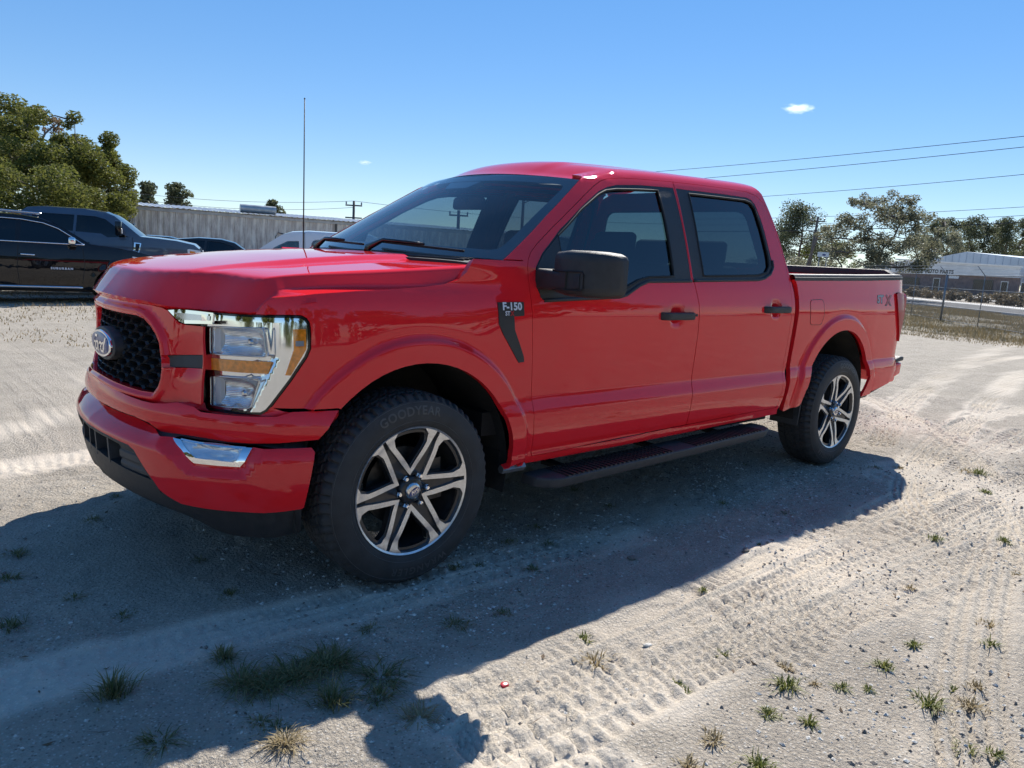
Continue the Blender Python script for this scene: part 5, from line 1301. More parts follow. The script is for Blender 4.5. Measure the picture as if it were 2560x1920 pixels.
strip(sf, [(1.6,.40),(3.8,.40)], .035, 'side_step', 'satin_silver', SUV)
strip(sf, [(2.3,1.93),(3.0,1.955),(4.6,1.93),(5.0,1.88)], .02, 'roof_rail', 'satin_silver', SUV, ins_=.05)
for sg in (1, -1):
    mir = empty('door_mirror'); mir.parent = SUV
    bevel(MB().box((1.72, -sg*1.20 if sg > 0 else 1.0, 1.32), (1.86, -sg*1.0 if sg > 0 else 1.20, 1.47)).build('mirror_shell', 'chrome', mir), .04, 3)
    bevel(MB().box((1.70, -sg*1.16 if sg > 0 else .90, 1.27), (1.82, -sg*.90 if sg > 0 else 1.16, 1.325)).build('mirror_foot', 'gloss_black', mir), .015, 2)
    for hx in (2.45, 3.42):
        y = sg*abs(sf(hx+.1, 1.06)[1]); m = MB().tube(np.array([(hx, -y-sg*.008, 1.06), (hx+.03, -y-sg*.045, 1.065), (hx+.25, -y-sg*.045, 1.07), (hx+.28, -y-sg*.008, 1.07)]), .016, 8); m.build('door_handle', 'chrome', SUV, smooth=True)
    hl = [(.10,1.02),(.45,1.10),(.62,1.12),(.60,1.05),(.42,1.01),(.12,.94)]
    panel('headlamp', lambda x, z: sf(x, z, -.006), hl, 'white_lens', SUV, h=.08, flange=.03, mirror=(sg < 0))
    panel('side_marker', lambda x, z: sf(x, z, -.010), [(.42,1.06),(.55,1.085),(.53,1.045),(.42,1.025)], 'red_lens', SUV, h=.08, flange=.01, mirror=(sg < 0))
    V, F = text_mesh('SUBURBAN', .062, bold=.003, space=1.45); X = sf(1.98 - V[:, 0] if sg < 0 else 1.98 + V[:, 0], .80 + V[:, 1]); X[:, 1] -= .006
    mk('badge_lettering', flipY(X) if sg < 0 else X, F, 'decal_white', SUV)
place(SUV, 388, 17.9, RIGHT*.83 + INTO*.56, -.08)

# slate blue heavy pickup behind it
DP = [(.12,.55),(.02,.60),(.0,.80),(.02,1.05),(.06,1.20),(.18,1.30),(.6,1.38),(1.0,1.41),(1.42,1.43),(1.75,1.70),(2.02,1.90),(2.22,1.98),(2.7,2.03),(3.6,2.03),(3.92,1.99),(4.02,1.90),(4.08,1.43),(4.12,1.41),(6.1,1.41),(6.14,1.0),(6.12,.6),(6.0,.55)]
DW = [[(1.66,1.40),(1.80,1.45),(2.02,1.66),(2.22,1.81),(2.45,1.865),(2.84,1.87),(2.86,1.47),(2.30,1.45),(2.16,1.37)],[(2.92,1.475),(2.90,1.87),(3.72,1.87),(3.80,1.80),(3.82,1.49)]]
HD_ = [(.3,-.06),(.5,-.03),(.8,.0),(1.1,0),(1.3,-.02),(1.45,-.05),(1.7,-.14),(1.9,-.23),(2.03,-.34),(2.2,-.42)]
SDT, df = simple_car('heavy_pickup_truck', DP, [(0,4,'slate_paint','front_fascia'),(4,8,'slate_paint','hood'),(8,11,'glass_car','windshield'),(11,15,'slate_paint','roof'),(15,17,'glass_car','rear_glass'),(17,18,'black_plastic','bed_cover'),(18,21,'slate_paint','tailgate')],
    HD_, [(1.02,.50),(5.0,.50)], 'slate_paint', DW, 'dark slate blue crew cab pickup parked behind the black suv', 'pickup truck', halfw=1.02, wheelr=.42, doors=[[(1.60,1.40),(1.58,1.0),(1.62,.6)],[(2.88,1.45),(2.92,1.0),(2.88,.55)],[(3.88,1.85),(3.95,1.4),(3.95,.6)]])
for sg in (1, -1):
    mir = empty('door_mirror'); mir.parent = SDT
    bevel(MB().box((1.80, -sg*1.36 if sg > 0 else 1.14, 1.42), (1.94, -sg*1.14 if sg > 0 else 1.36, 1.78)).build('mirror_shell', 'gloss_black', mir), .03, 2)
    bevel(MB().box((1.792, -sg*1.33 if sg > 0 else 1.17, 1.48), (1.802, -sg*1.17 if sg > 0 else 1.33, 1.60)).build('mirror_lamp', 'white_lens', mir), .004, 1)
    for z in (1.46, 1.60): MB().tube(np.array([(1.84, -sg*.95, z), (1.86, -sg*1.18, z)]), .022, 8).build('mirror_arm', 'black_plastic', mir, smooth=True)
    hl = [(.03,1.16),(.30,1.19),(.34,1.17),(.30,.92),(.24,.86),(.03,.84)]
    panel('headlamp', lambda x, z: df(x, z, -.006), hl, 'white_lens', SDT, h=.08, flange=.04, mirror=(sg < 0))
    panel('side_marker', lambda x, z: df(x, z, -.012), [(.15,1.13),(.28,1.14),(.26,.99),(.15,.98)], 'amber', SDT, h=.08, flange=.01, mirror=(sg < 0))
    panel('fender_vent', lambda x, z: df(x, z, -.008), [(1.40,1.27),(1.56,1.28),(1.58,1.05),(1.50,.95),(1.46,.95)], 'chrome', SDT, h=.1, flange=.02, mirror=(sg < 0))
    panel('vent_insert', lambda x, z: df(x, z, -.011), [(1.43,1.25),(1.53,1.255),(1.54,1.06),(1.49,.99),(1.48,.99)], 'decal_black', SDT, h=.1, flange=0, mirror=(sg < 0))
    for hx in (2.55, 3.55):
        y = sg*abs(df(hx+.1, 1.20)[1]); bevel(MB().box((hx, min(-y, -y-sg*.04), 1.17), (hx+.27, max(-y, -y-sg*.04), 1.23)).build('door_handle', 'gloss_black', SDT), .012, 2)
    strip(df, [(1.62,.52),(4.0,.52)], .05, 'side_step', 'black_plastic', SDT, sides=(0 if sg > 0 else 1,))
place(SDT, 508, 20.4, RIGHT*.94 + INTO*.34, .06)

# two low dark cars further back
LP = [(.15,.32),(.03,.40),(.0,.60),(.08,.78),(.5,.92),(1.15,1.0),(1.75,1.38),(2.2,1.47),(2.9,1.48),(3.6,1.40),(4.2,1.10),(4.6,1.02),(4.72,.8),(4.7,.45),(4.6,.32)]
LW = [[(1.50,1.02),(1.82,1.28),(2.2,1.38),(2.62,1.40),(2.66,1.04)],[(2.74,1.045),(2.70,1.40),(3.2,1.38),(3.6,1.28),(3.8,1.08)]]
HL_ = [(.28,-.06),(.45,-.02),(.7,0),(.9,-.01),(1.05,-.05),(1.3,-.18),(1.48,-.32),(1.6,-.4)]
for k, (px, dp, hd, lab, scz) in enumerate(((935,27.0,-1,'charcoal hatchback parked nose to the white van in front of the metal shed',1.04),(592,27.5,1,'low black saloon car showing behind the slate pickup nose',1.04))):
    C_, cf = simple_car('parked_car', LP, [(0,3,'charcoal_paint','front_fascia'),(3,5,'charcoal_paint','hood'),(5,7,'glass_car','windshield'),(7,9,'charcoal_paint','roof'),(9,11,'glass_car','rear_glass'),(11,14,'charcoal_paint','tail')], HL_, [(.92,.38),(3.75,.38)], 'charcoal_paint', LW, lab, 'car', halfw=.90, wheelr=.32)
    for mr in (False, True):
        panel('tail_lamp', lambda x, z: cf(x, z, -.006), [(4.40,.98),(4.66,.95),(4.68,.82),(4.38,.86)], 'red_lens', C_, h=.1, flange=.02, mirror=mr)
        panel('headlamp', lambda x, z: cf(x, z, -.006), [(.06,.74),(.40,.84),(.42,.76),(.08,.64)], 'white_lens', C_, h=.1, flange=.02, mirror=mr)
    C_.scale = (1, 1, scz); place(C_, px if hd > 0 else px-215, dp, RIGHT*.96 + INTO*.28)
# white cargo van
VP_ = [(.12,.32),(.02,.42),(.0,.65),(.06,.86),(.25,.98),(.75,1.12),(1.05,1.22),(1.45,1.52),(1.80,1.76),(2.05,1.85),(2.5,1.90),(4.2,1.90),(4.40,1.82),(4.46,1.2),(4.46,.5),(4.36,.32)]
VW = [[(1.28,1.14),(1.62,1.42),(1.95,1.60),(2.25,1.62),(2.28,1.14)]]
HV = [(.28,-.05),(.5,-.01),(.8,0),(1.1,0),(1.4,-.03),(1.7,-.08),(1.85,-.13),(1.95,-.2)]
VAN, vf = simple_car('cargo_van', VP_, [(0,4,'white_paint','front_fascia'),(4,6,'white_paint','hood'),(6,9,'glass_front','windshield'),(9,12,'white_paint','roof'),(12,15,'white_paint','rear_door')], HV, [(.85,.37),(3.7,.37)], 'white_paint', VW, 'small white cargo van parked against the corrugated metal shed', 'van', halfw=.89, wheelr=.32, glass='glass_side', doors=[[(1.18,1.1),(1.16,.7),(1.2,.4)],[(2.40,1.85),(2.42,1.2),(2.40,.4)]])
for mr in (False, True):
    panel('headlamp', lambda x, z: vf(x, z, -.006), [(.08,.84),(.5,1.0),(.55,.94),(.12,.70)], 'white_lens', VAN, h=.1, flange=.02, mirror=mr)
    m = bevel(MB().box((1.30, -1.08 if not mr else .90, 1.10), (1.42, -.90 if not mr else 1.08, 1.32)).build('door_mirror', 'black_plastic', VAN), .03, 2)
place(VAN, 540, 21.0, -RIGHT*.97 - INTO*.24)

# ------------------------------------------------------------------ metal shed
mat('shed_wall', (.40, .37, .33), rough=.65, noise=.2)
def shed_mat():
    t = M['shed_wall'].node_tree; b = t.nodes['Principled BSDF']; N = t.nodes.new; L = t.links.new
    tc = N('ShaderNodeTexCoord'); mp = N('ShaderNodeMapping'); mp.inputs['Scale'].default_value = (1.6, 1.6, .22); L(tc.outputs['Object'], mp.inputs[0])
    n = N('ShaderNodeTexNoise'); n.inputs['Scale'].default_value = 1.6; n.inputs['Detail'].default_value = 10; n.inputs['Roughness'].default_value = .75; L(mp.outputs[0], n.inputs['Vector'])
    r = N('ShaderNodeValToRGB'); r.color_ramp.elements[0].position = .44; r.color_ramp.elements[0].color = (.74, .69, .61, 1); r.color_ramp.elements[1].position = .62; r.color_ramp.elements[1].color = (.30, .23, .205, 1)
    L(n.outputs['Fac'], r.inputs[0]); L(r.outputs[0], b.inputs['Base Color'])
shed_mat(); mat('shed_roof', (.42, .42, .42), rough=.4, metal=.4, noise=.2, nscale=2)
mat('vent_metal', (.40, .42, .42), rough=.4, metal=.5, noise=.2, nscale=3)
A = at(250, 40); B = at(1500, 55); dl = B-A; LN = np.hypot(dl[0], dl[1]); ang = math.atan2(dl[1], dl[0])
zE0, zE1 = hgt(302, 518, 40.6), hgt(897, 560.5, 47)
SHD = empty('metal_shed', (A[0], A[1], -.35), ang); tag(SHD, 'long weathered corrugated metal shed behind the parked vehicles', 'shed')
ze_ = 3.40
PW, DPT = .305, .035
def corr(n, w): return [(i*w*.25 + 0., DPT*(1 if i % 4 in (1, 2) else 0)) for i in range(n*4+1)]
npan = int(LN/(PW*4)); sheet = np.array([((i//4)*PW + (0, .06, .15, .21)[i % 4], -DPT*(1 if i % 4 in (1, 2) else 0)) for i in range(17)])
V = np.vstack([np.c_[sheet, np.zeros(17)], np.c_[sheet, np.full(17, ze_)]]); F = [(i, i+1, 17+i+1, 17+i) for i in range(16)]
sm = None
for k in range(npan):
    if sm is None: o = mk('wall_panel', V, F, 'shed_wall', SHD); sm = o.data
    else: o = bpy.data.objects.new('wall_panel', sm); COL.objects.link(o); o.parent = SHD
    o.location = (k*PW*4, (-.012 if k % 2 else 0), 0)
rs = np.array([((i//4)*PW + (0, .06, .15, .21)[i % 4], .03*(1 if i % 4 in (1, 2) else 0)) for i in range(17)])
V = np.vstack([np.c_[rs[:, 0], np.full(17, -.35), rs[:, 1] + ze_-.02], np.c_[rs[:, 0], np.full(17, 7.0), rs[:, 1] + ze_ + .42]]); sm = None
for k in range(npan):
    if sm is None: o = mk('roof_sheet', V, F, 'shed_roof', SHD); sm = o.data
    else: o = bpy.data.objects.new('roof_sheet', sm); COL.objects.link(o); o.parent = SHD
    o.location = (k*PW*4, 0, (.01 if k % 2 else 0))
MB().box((0, -.10, ze_-.22), (LN, -.045, ze_-.06)).build('eave_trim', 'shed_roof', SHD)
MB().box((0, .03, 0), (LN, 14, ze_-.15)).build('shed_core', 'under_dark', SHD)
def shed_x(px):      # distance along the wall seen at a view column
    d0 = at(px, 10)-CP; d0 = d0[:2]; M_ = np.array([[d0[0], -dl[0]/LN], [d0[1], -dl[1]/LN]]); s = np.linalg.solve(M_, A[:2]-CP[:2]); return s[1]
x0, x1 = shed_x(611), shed_x(702); rv = .24
vt = MB().lathe([(0, 0), (rv, 0), (rv, x1-x0), (0, x1-x0)], 20, 'x', (x0, 1.6, ze_+.36)); vt.build('ridge_vent', 'vent_metal', SHD, auto=30)
x2 = shed_x(318); MB().box((x2-.9, 2.2, ze_+.1), (x2+.6, 3.6, ze_+.95)).build('roof_curb', 'vent_metal', SHD)
x3 = shed_x(688); MB().tube(np.array([(x3, -.06, .3), (x3, -.06, 2.2), (x3+.15, -.08, 2.45), (x3+3, -.08, 1.9), (x3+7.5, -.08, 1.5), (x3+14, -.08, 1.9)]), .025, 6).build('conduit', 'black_plastic', SHD)
x4 = shed_x(838); MB().tube(np.array([(x4, -.09, 0), (x4, -.09, ze_-.2)]), .06, 6).build('downpipe', 'brake_iron', SHD)
# ------------------------------------------------------------------ trees
mat('bark', (.11, .09, .075), rough=.9, noise=.4, nscale=8, bump=.5, bscale=30); mat('bark_pine', (.16, .11, .085), rough=.9, noise=.4, nscale=8, bump=.5, bscale=30); mat('bark_grey', (.20, .18, .16), rough=.9, noise=.3, nscale=8)
leafmat('leaf_oak', (.10, .12, .026), (.19, .19, .045), .5); leafmat('leaf_olive', (.12, .125, .075), (.26, .25, .16), .5); leafmat('leaf_pine', (.07, .085, .045), (.16, .17, .09), .45)
leafmat('leaf_palm', (.07, .10, .03), (.20, .24, .07), .35); leafmat('leaf_brown', (.16, .10, .05), (.26, .18, .09), .3); leafmat('brush', (.10, .085, .05), (.26, .20, .12), .25); leafmat('dry_grass', (.19, .145, .07), (.36, .28, .15), .25)
leafmat('flower_white', (.7, .7, .66), (.8, .8, .78), .3)
def leaves(C, n, size, r, flat=.5):
    """n leaf quads round the given centres (k,4: x y z radius)"""
    C = np.asarray(C, float); w = C[:, 3]**2; k = r.choice(len(C), n, p=w/w.sum()); c = C[k]
    d = r.normal(size=(n, 3)); d /= np.linalg.norm(d, axis=1)[:, None]; rad = c[:, 3]*(r.random(n)**.42)
    p = c[:, :3] + d*rad[:, None]*np.array([1, 1, .8])
    a = r.normal(size=(n, 3)); a[:, 2] *= flat; a /= np.linalg.norm(a, axis=1)[:, None]; b = np.cross(a, r.normal(size=(n, 3))); b /= (np.linalg.norm(b, axis=1)[:, None]+1e-9)
    s = size*r.uniform(.6, 1.4, n)[:, None]
    V = np.stack([p-a*s, p+b*s*.45, p+a*s, p-b*s*.45], 1).reshape(-1, 3); F = np.arange(4*n).reshape(-1, 4)
    return V, F
def limb(m, p0, p1, r0, r1, r, n=4, wob=.12):
    t = np.linspace(0, 1, n+1)[:, None]; P = np.asarray(p0)+(np.asarray(p1)-np.asarray(p0))*t; L = np.linalg.norm(np.asarray(p1)-np.asarray(p0))
    P[1:-1] += r.normal(0, wob*L/n, (n-1, 3)); m.tube(P, np.linspace(r0, r1, n+1), 7); return P
def broad_tree(name, pos, H, W, label, leaf, seed, nl=9000, size=.16, clumps=26, trunk_h=.25, bark='bark', gap=0., low=.12, cat='tree', group=None, rad=.17, top=1., peak=None):
    r = np.random.default_rng(seed); T = empty(name, pos); tag(T, label, cat, group); m = MB(); C = []
    limb(m, (0, 0, -.1), (r.normal(0, .1*W), 0, H*trunk_h), .035*H, .026*H, r)
    nodes = [np.array([0, 0, H*trunk_h*t]) for t in (.5, .75, 1.)]
    for i in range(clumps):
        a = r.uniform(0, 2*np.pi); u = r.random(); z = H*(low + (1-low)*(u**.8))*.97; e = math.sqrt(max(.05, 1-((z/H-.52)/.56)**2)); q = W*.5*e*math.sqrt(r.uniform(.15, 1))
        rr = rad*W*r.uniform(.55, 1.15)*(1 if z < H*.85 else .7); c = np.array([q*math.cos(a), q*math.sin(a), min(z, H-rr*.6)]); C.append((*c, rr))
        ok = [p for p in nodes if p[2] < c[2]+.1*H] or nodes[:1]
        b0 = min(ok, key=lambda p: np.linalg.norm(p-c)+.35*np.linalg.norm(p[:2])*0); k = 1. if i < 7 else .45
        P = limb(m, b0, c, .013*H*k, .004*H*k, r, 4); nodes += [P[2], P[3], P[4]]
    C = np.array(C); t = m.build('trunk', bark, T, smooth=True)
    for k in range(len(C)):               # twigs poking out of the clumps
        pass
    V, F = leaves(C, nl, size, r); mk('crown', V, F, leaf, T)
    return T
def pine(name, pos, H, W, label, seed, nl=3500, size=.22, group=None, clumps=11, bare=.55, leaf='leaf_pine', lean=0.):
    r = np.random.default_rng(seed); T = empty(name, pos); tag(T, label, 'tree', group); m = MB()
    P = limb(m, (0, 0, -.1), (lean*H, r.normal(0, .03*H), H*.97), .016*H+.06, .02, r, 6, .10); C = []
    for i in range(clumps):
        z = H*(bare + (1-bare)*(i+.5)/clumps); k = min(5, int(z/H*6)); base = P[k] + (P[k+1]-P[k])*(z/H*6-k if k < 5 else .5); a = r.uniform(0, 2*np.pi)
        q = W*.5*(1-.65*(z/H-bare)/(1-bare))*r.uniform(.5, 1.05); c = np.array([base[0]+q*math.cos(a), base[1]+q*math.sin(a), z+.12*q]); limb(m, base, c, .05, .02, r, 3)
        C += [(*c, W*r.uniform(.13, .2)), (*((base*np.array([1, 1, 0])+np.array([0, 0, z]))*.5+c*.5), W*.12)]
    C.append((P[-1][0], P[-1][1], H-.1, W*.15))
    m.build('trunk', 'bark_pine', T, smooth=True); V, F = leaves(np.array(C), nl, size, r, .9); mk('crown', V, F, leaf, T); return T
g_ = lambda px, d: at(px, d, float(height(*at(px, d)[:2])))
# left: big oaks behind the parked vehicles
broad_tree('oak_tree', g_(-30, 40), 8.6, 7.4, 'tall dense oak with a ragged top behind the black suv', 'leaf_oak', 3, 44000, .085, 60, rad=.135)
broad_tree('oak_tree', g_(105, 36), 7.4, 5.6, 'oak with sparse bare top twigs between two denser oaks', 'leaf_oak', 4, 26000, .08, 44, rad=.14)
broad_tree('oak_tree', g_(214, 38), 6.7, 4.4, 'dense green oak nearest the corrugated shed corner', 'leaf_oak', 5, 32000, .08, 46, rad=.16)
broad_tree('oak_bush', g_(60, 31), 4.4, 5.4, 'low rounded green oak thicket just behind the slate pickup cab', 'leaf_oak', 6, 22000, .07, 40, rad=.15, low=.05)
broad_tree('oak_bush', g_(238, 33.5), 3.9, 3.0, 'small round green shrub against the end of the shed', 'leaf_oak', 8, 14000, .065, 26, rad=.18, low=.05)
broad_tree('bare_tree', g_(75, 44), 8.8, 5.0, 'thin bare twigged tree rising behind the oaks', 'leaf_brown', 9, 2200, .10, 30, rad=.10, low=.5, bark='bark_grey')
broad_tree('brown_brush', g_(20, 27), 2.2, 4.5, 'brown leafless brush between the suv roof and the oaks', 'leaf_brown', 10, 3000, .09, 18, rad=.14, low=.05, bark='bark_grey', cat='shrub')
PG = 'pines beyond the metal shed'
pine('pine_tree', g_(362, 95), hgt(362, 450, 95), 4.6, 'pine with open round crown beside the green tree over the shed roof', 21, 3500, .2, PG, 14, .45)
pine('pine_tree', g_(446, 95), hgt(446, 456, 95), 5.0, 'tall dense pine standing alone over the shed roof', 22, 5000, .2, PG, 18, .4)
broad_tree('oak_tree', g_(338, 70), 5.6, 3.4, 'pale green tree peeping over the shed roof next to the roof curb', 'leaf_oak', 23, 3500, .14, 14, rad=.2)
pine('pine_tree', g_(686, 95), hgt(686, 496, 95), 3.4, 'small sparse pine top beside the round roof vent', 24, 1200, .2, PG, 8, .6)
# palmettos in front of the shed
def palmetto(pos, n, l, label, seed, cat='palm', name='palmetto', up=.75):
    r = np.random.default_rng(seed); m = MB()
    for i in range(n):
        a = r.uniform(0, 2*np.pi); e = r.uniform(.25, 1.35)*up; d = np.array([math.cos(a)*math.cos(e), math.sin(a)*math.cos(e), math.sin(e)]); L_ = l*r.uniform(.7, 1.1); s = np.cross(d, [0, 0, 1.]); s /= np.linalg.norm(s)+1e-9; q = d*L_*.45
        for k in range(9):
            f = (k-4)/4*1.1; dd = d*math.cos(f)+s*math.sin(f)+np.array([0, 0, -.12]); w = np.cross(dd, [0, 0, 1.])*.03*l; e1 = q+dd*L_*.6
            m.add([q-w*.3, q+dd*L_*.3-w, e1, q+dd*L_*.3+w], [(0, 1, 2, 3)])
        m.add([s*.01, -s*.01, q-s*.01, q+s*.01], [(0, 1, 2, 3)])
    o = m.build(name, 'leaf_palm'); o.location = pos; tag(o, label, cat); return o
palmetto(g_(608, 38), 22, 1.5, 'dark spiky palmetto against the shed wall behind the charcoal hatchback', 1); palmetto(g_(658, 38), 16, 1.2, 'smaller palmetto fan between the hatchback and the white van', 2)

# right: oak, pines, hedge
broad_tree('live_oak', g_(2190, 62), hgt(2190, 486, 62), 8.4, 'large open dark live oak overhanging the auto parts shop end', 'leaf_olive', 41, 15000, .10, 95, trunk_h=.3, rad=.085, low=.27)
broad_tree('live_oak', g_(2110, 60), hgt(2110, 560, 60), 6.5, 'shorter olive oak between the leaning pole and the live oak', 'leaf_olive', 42, 7500, .095, 60, rad=.09, low=.08)
broad_tree('live_oak', g_(2318, 150), hgt(2318, 548, 150), 11., 'thin brownish oak right of the live oak against the pines', 'leaf_olive', 43, 7000, .22, 40, rad=.13, low=.15)
pine('pine_tree', g_(1995, 78), hgt(1990, 524, 78), 7.4, 'flat topped slash pine beside the wooden utility pole', 44, 9000, .11, 'pines behind the fence', 18, .42, lean=.05)
broad_tree('oak_tree', g_(2060, 85), hgt(2060, 600, 85), 7., 'mid green oak behind the leaning utility pole', 'leaf_oak', 45, 9000, .12, 36, rad=.13, low=.05)
broad_tree('oak_bush', g_(1950, 72), hgt(1950, 640, 72), 8., 'dark thicket at the foot of the slash pine', 'leaf_olive', 46, 9000, .11, 40, rad=.12, low=.03)
rr_ = np.random.default_rng(5)
for i, (px, py) in enumerate(((2318,560),(2352,552),(2385,556),(2412,553),(2438,562),(2470,552),(2500,556),(2528,553),(2556,560),(2590,556),(1950,575))):
    pine('pine_tree', g_(px, 185+6*(i % 3)), hgt(px, py, 187), 9.5, 'tall far pine in the row behind the auto parts roof' if i < 10 else 'dark pine showing past the rear corner of the cab', 60+i, 3600, .24, 'pines behind the auto parts shop' if i < 10 else None, 12, .45)
tag(palmetto(g_(2042, 46), 34, 1.5, 'bright yellow green palmetto bush under the small sign', 7), None, 'palm')
fl = np.random.default_rng(8); V, F = leaves(np.array([(0, 0, .9, .35), (.6, .1, .8, .3), (-.3, 0, .6, .3), (.3, 0, .5, .4)]), 260, .07, fl); o = mk('flowering_bush', V, F, 'flower_white'); o.location = g_(2064, 45); tag(o, 'small bush with white flowers beside the palmetto', 'shrub')

# trees on the near side of the lot, behind the photographer: they show only as reflections in the paint
for i, (x, y, H, W) in enumerate(((-16, -20, 7.5, 9), (-7, -25, 8.5, 10), (3, -27, 8, 10), (13, -26, 7.5, 10), (-24, -10, 7.5, 9), (23, -24, 8.5, 10), (-27, 2, 7, 9))):
    broad_tree('oak_tree', (x, y, float(height(x, y))), H, W, 'broad oak in the tree line at the near edge of the lot', 'leaf_oak', 80+i, 7000, .26, 30, rad=.17, low=.05, group='tree line at the near edge of the lot')
# ------------------------------------------------------------------ right side: verge, fence, road, shop
def strip_sheet(name, pts, material, z, label, kind='structure', dens_=2.0):
    P = np.array([q[:2] for q in pts]); V, T, _ = cdt(P, (), dens_)
    V = np.c_[V, [float(height(a, b))+z for a, b in V]]; o = mk(name, V, T, material); tag(o, label, name.replace('_', ' ').split()[-1], kind=kind); return o
mat('verge_soil', (.13, .105, .06), rough=.95, noise=.5, nscale=.8, bump=.5, bscale=20); mat('asphalt', (.06, .06, .062), rough=.9, noise=.3, nscale=2); mat('concrete', (.55, .53, .49), rough=.85, noise=.15, nscale=1.5)
mat('kerb_concrete', (.50, .48, .45), rough=.85, noise=.2, nscale=2)
v0 = [at(1800, 27), at(2240, 22.3), at(2560, 18.9), at(2900, 16)]; v1 = [at(2900, 30), at(2560, 38), at(2240, 50), at(1800, 62)]
strip_sheet('grass_verge', v0+v1, 'verge_soil', .012, 'dry grass verge between the lot and the road')
def field(name, poly, n, h, w, mt, label, seed, dn=1.):
    r = np.random.default_rng(seed); P = np.array([q[:2] for q in poly]); lo, hi = P.min(0), P.max(0); X = r.uniform(lo, hi, (n*4, 2)); X = X[inside(X, P)]
    k = r.random(len(X)) < np.clip(.6+.9*vnoise(X[:, 0]*.7, X[:, 1]*.7, seed), .12, 1); X = X[k][:n]; m = len(X)
    a = r.uniform(0, 2*np.pi, m); l = h*r.uniform(.4, 1.2, m); d = np.stack([np.cos(a), np.sin(a)], -1); z0 = height(X[:, 0], X[:, 1])+.01
    b = np.c_[X, z0]; t = np.c_[X+d*l[:, None]*r.uniform(.2, .8, (m, 1)), z0+l*r.uniform(.5, 1, m)]; s = np.c_[-d[:, 1], d[:, 0], 0*a]*w
    V = np.stack([b-s, b+s, t], 1).reshape(-1, 3); o = mk(name, V, np.arange(3*m).reshape(-1, 3), mt); tag(o, label, 'grass', kind='stuff'); return o
field('dry_grass', v0[1:]+v1[:3], 52000, .15, .010, 'dry_grass', 'dry brown grass covering the verge along the fence', 3)
# ragged edge of the grass on to the sand, and dry grass round the parked cars
field('grass_fringe', [at(2225, 20.2), at(2900, 14.5), at(2900, 16.5), at(2225, 22.6)], 3000, .09, .008, 'dry_grass', 'thin dry grass fringe where the verge meets the sand', 4)
field('dry_grass_left', [at(-200, 10), at(230, 9), at(420, 13), at(420, 22), at(-400, 22)], 5000, .06, .008, 'dry_grass', 'sparse dry grass on the sand before the black suv', 6)
# road with pale shoulders
def band(d0, d1, z, nm, mt, lab):      # strip between two lines running along the fence direction
    a0, a1 = at(2240, 50), at(2560, 38); u = (a1-a0)/np.linalg.norm(a1-a0); n = np.array([-u[1], u[0], 0]); n = n if n @ (a0-CP) > 0 else -n
    q = [a0-u*60+n*d0, a0+u*70+n*d0, a0+u*70+n*d1, a0-u*60+n*d1]; return strip_sheet(nm, q, mt, z, lab, dens_=6.)
band(0.3, 2.2, .02, 'near_pavement', 'concrete', 'pale concrete pavement strip on the near side of the road')
band(2.2, 9.5, .012, 'road', 'asphalt', 'dark asphalt road beyond the chain link fence')
band(9.5, 12.5, .02, 'far_pavement', 'concrete', 'pale concrete strip on the far side of the road')
band(24, 60, .02, 'shop_forecourt', 'concrete', 'pale concrete forecourt in front of the auto parts shop')
a0, a1 = at(2240, 50), at(2560, 38); UF = (a1-a0)/np.linalg.norm(a1-a0); NF = np.array([-UF[1], UF[0], 0]); NF = NF if NF @ (a0-CP) > 0 else -NF
# kerb: a real step along the near pavement
KB = MB(); q0 = a0-UF*60+NF*.1; KB.prism([(0, -.05), (.18, -.05), (.18, .12), (0, .12)], (q0 + np.array([0, 0, .0]), NF, (0, 0, 1)), UF*130); tag(KB.build('kerb', 'kerb_concrete'), 'pale concrete kerb along the near side of the road', 'kerb', kind='structure')
# brush hedge beyond the road
r = np.random.default_rng(77)
for i in range(20):
    c0 = a0 - UF*52 + UF*(i*4.7) + NF*(15.5+r.uniform(-.8, .8)); C = [(r.uniform(-2.9, 2.9), r.uniform(-.9, .9), r.uniform(.15, .75), r.uniform(.3, .65)) for _ in range(20)]
    ca, sa = UF[0], UF[1]; C = [(x*ca - y*sa, x*sa + y*ca, z, q) for x, y, z, q in C]
    T = empty('brush_hedge', (c0[0], c0[1], 0)); tag(T, 'brown scrubby brush section in the hedge across the road', 'shrub', 'brush hedge across the road')
    V, F = leaves(C, 1800, .11, r); mk('crown', V, F, 'brush', T); m = MB()
    for q in C[:7]: limb(m, (q[0]*.6, q[1]*.6, -.05), q[:3], .03, .01, r, 3)
    m.build('trunk', 'bark_grey', T)

# chain link fence with angled barbed wire arms
mat('galvanised', (.24, .25, .26), rough=.45, metal=.6, noise=.25, nscale=6)
f0, f1 = at(2251, 32.8), at(2560, 22.6); fd = (f1-f0)/np.linalg.norm(f1-f0); fp = at(2434, 28.0); FH = 1.74
# slide the line so that one post stands where it shows
off = np.dot(fp-f0, fd); FN = np.array([-fd[1], fd[0], 0]); FN = FN if FN @ (f0-CP) > 0 else -FN
FEN = empty('chain_link_fence', (0, 0, 0)); tag(FEN, 'galvanised chain link fence with angled wire arms along the verge', 'fence')
base = f0 + fd*off; LO, HI = -34, 15
hz = lambda P: float(height(P[0], P[1]))
SP_ = 3.05
for k in range(int(LO/SP_), int(HI/SP_)+1):
    P = base + fd*SP_*k; z = hz(P); big = (k % 4 == 0); rr = .038 if big else .013
    MB().tube(np.array([(P[0], P[1], z-.1), (P[0], P[1], z+FH)]), rr, 8).build('fence_post', 'galvanised', FEN, smooth=True)
    e = P - FN*.28 + fd*.0; MB().tube(np.array([(P[0], P[1], z+FH-.02), (e[0], e[1], z+FH+.30)]), .012, 6).build('wire_arm', 'galvanised', FEN, smooth=True)
A_, B_ = base+fd*LO, base+fd*HI
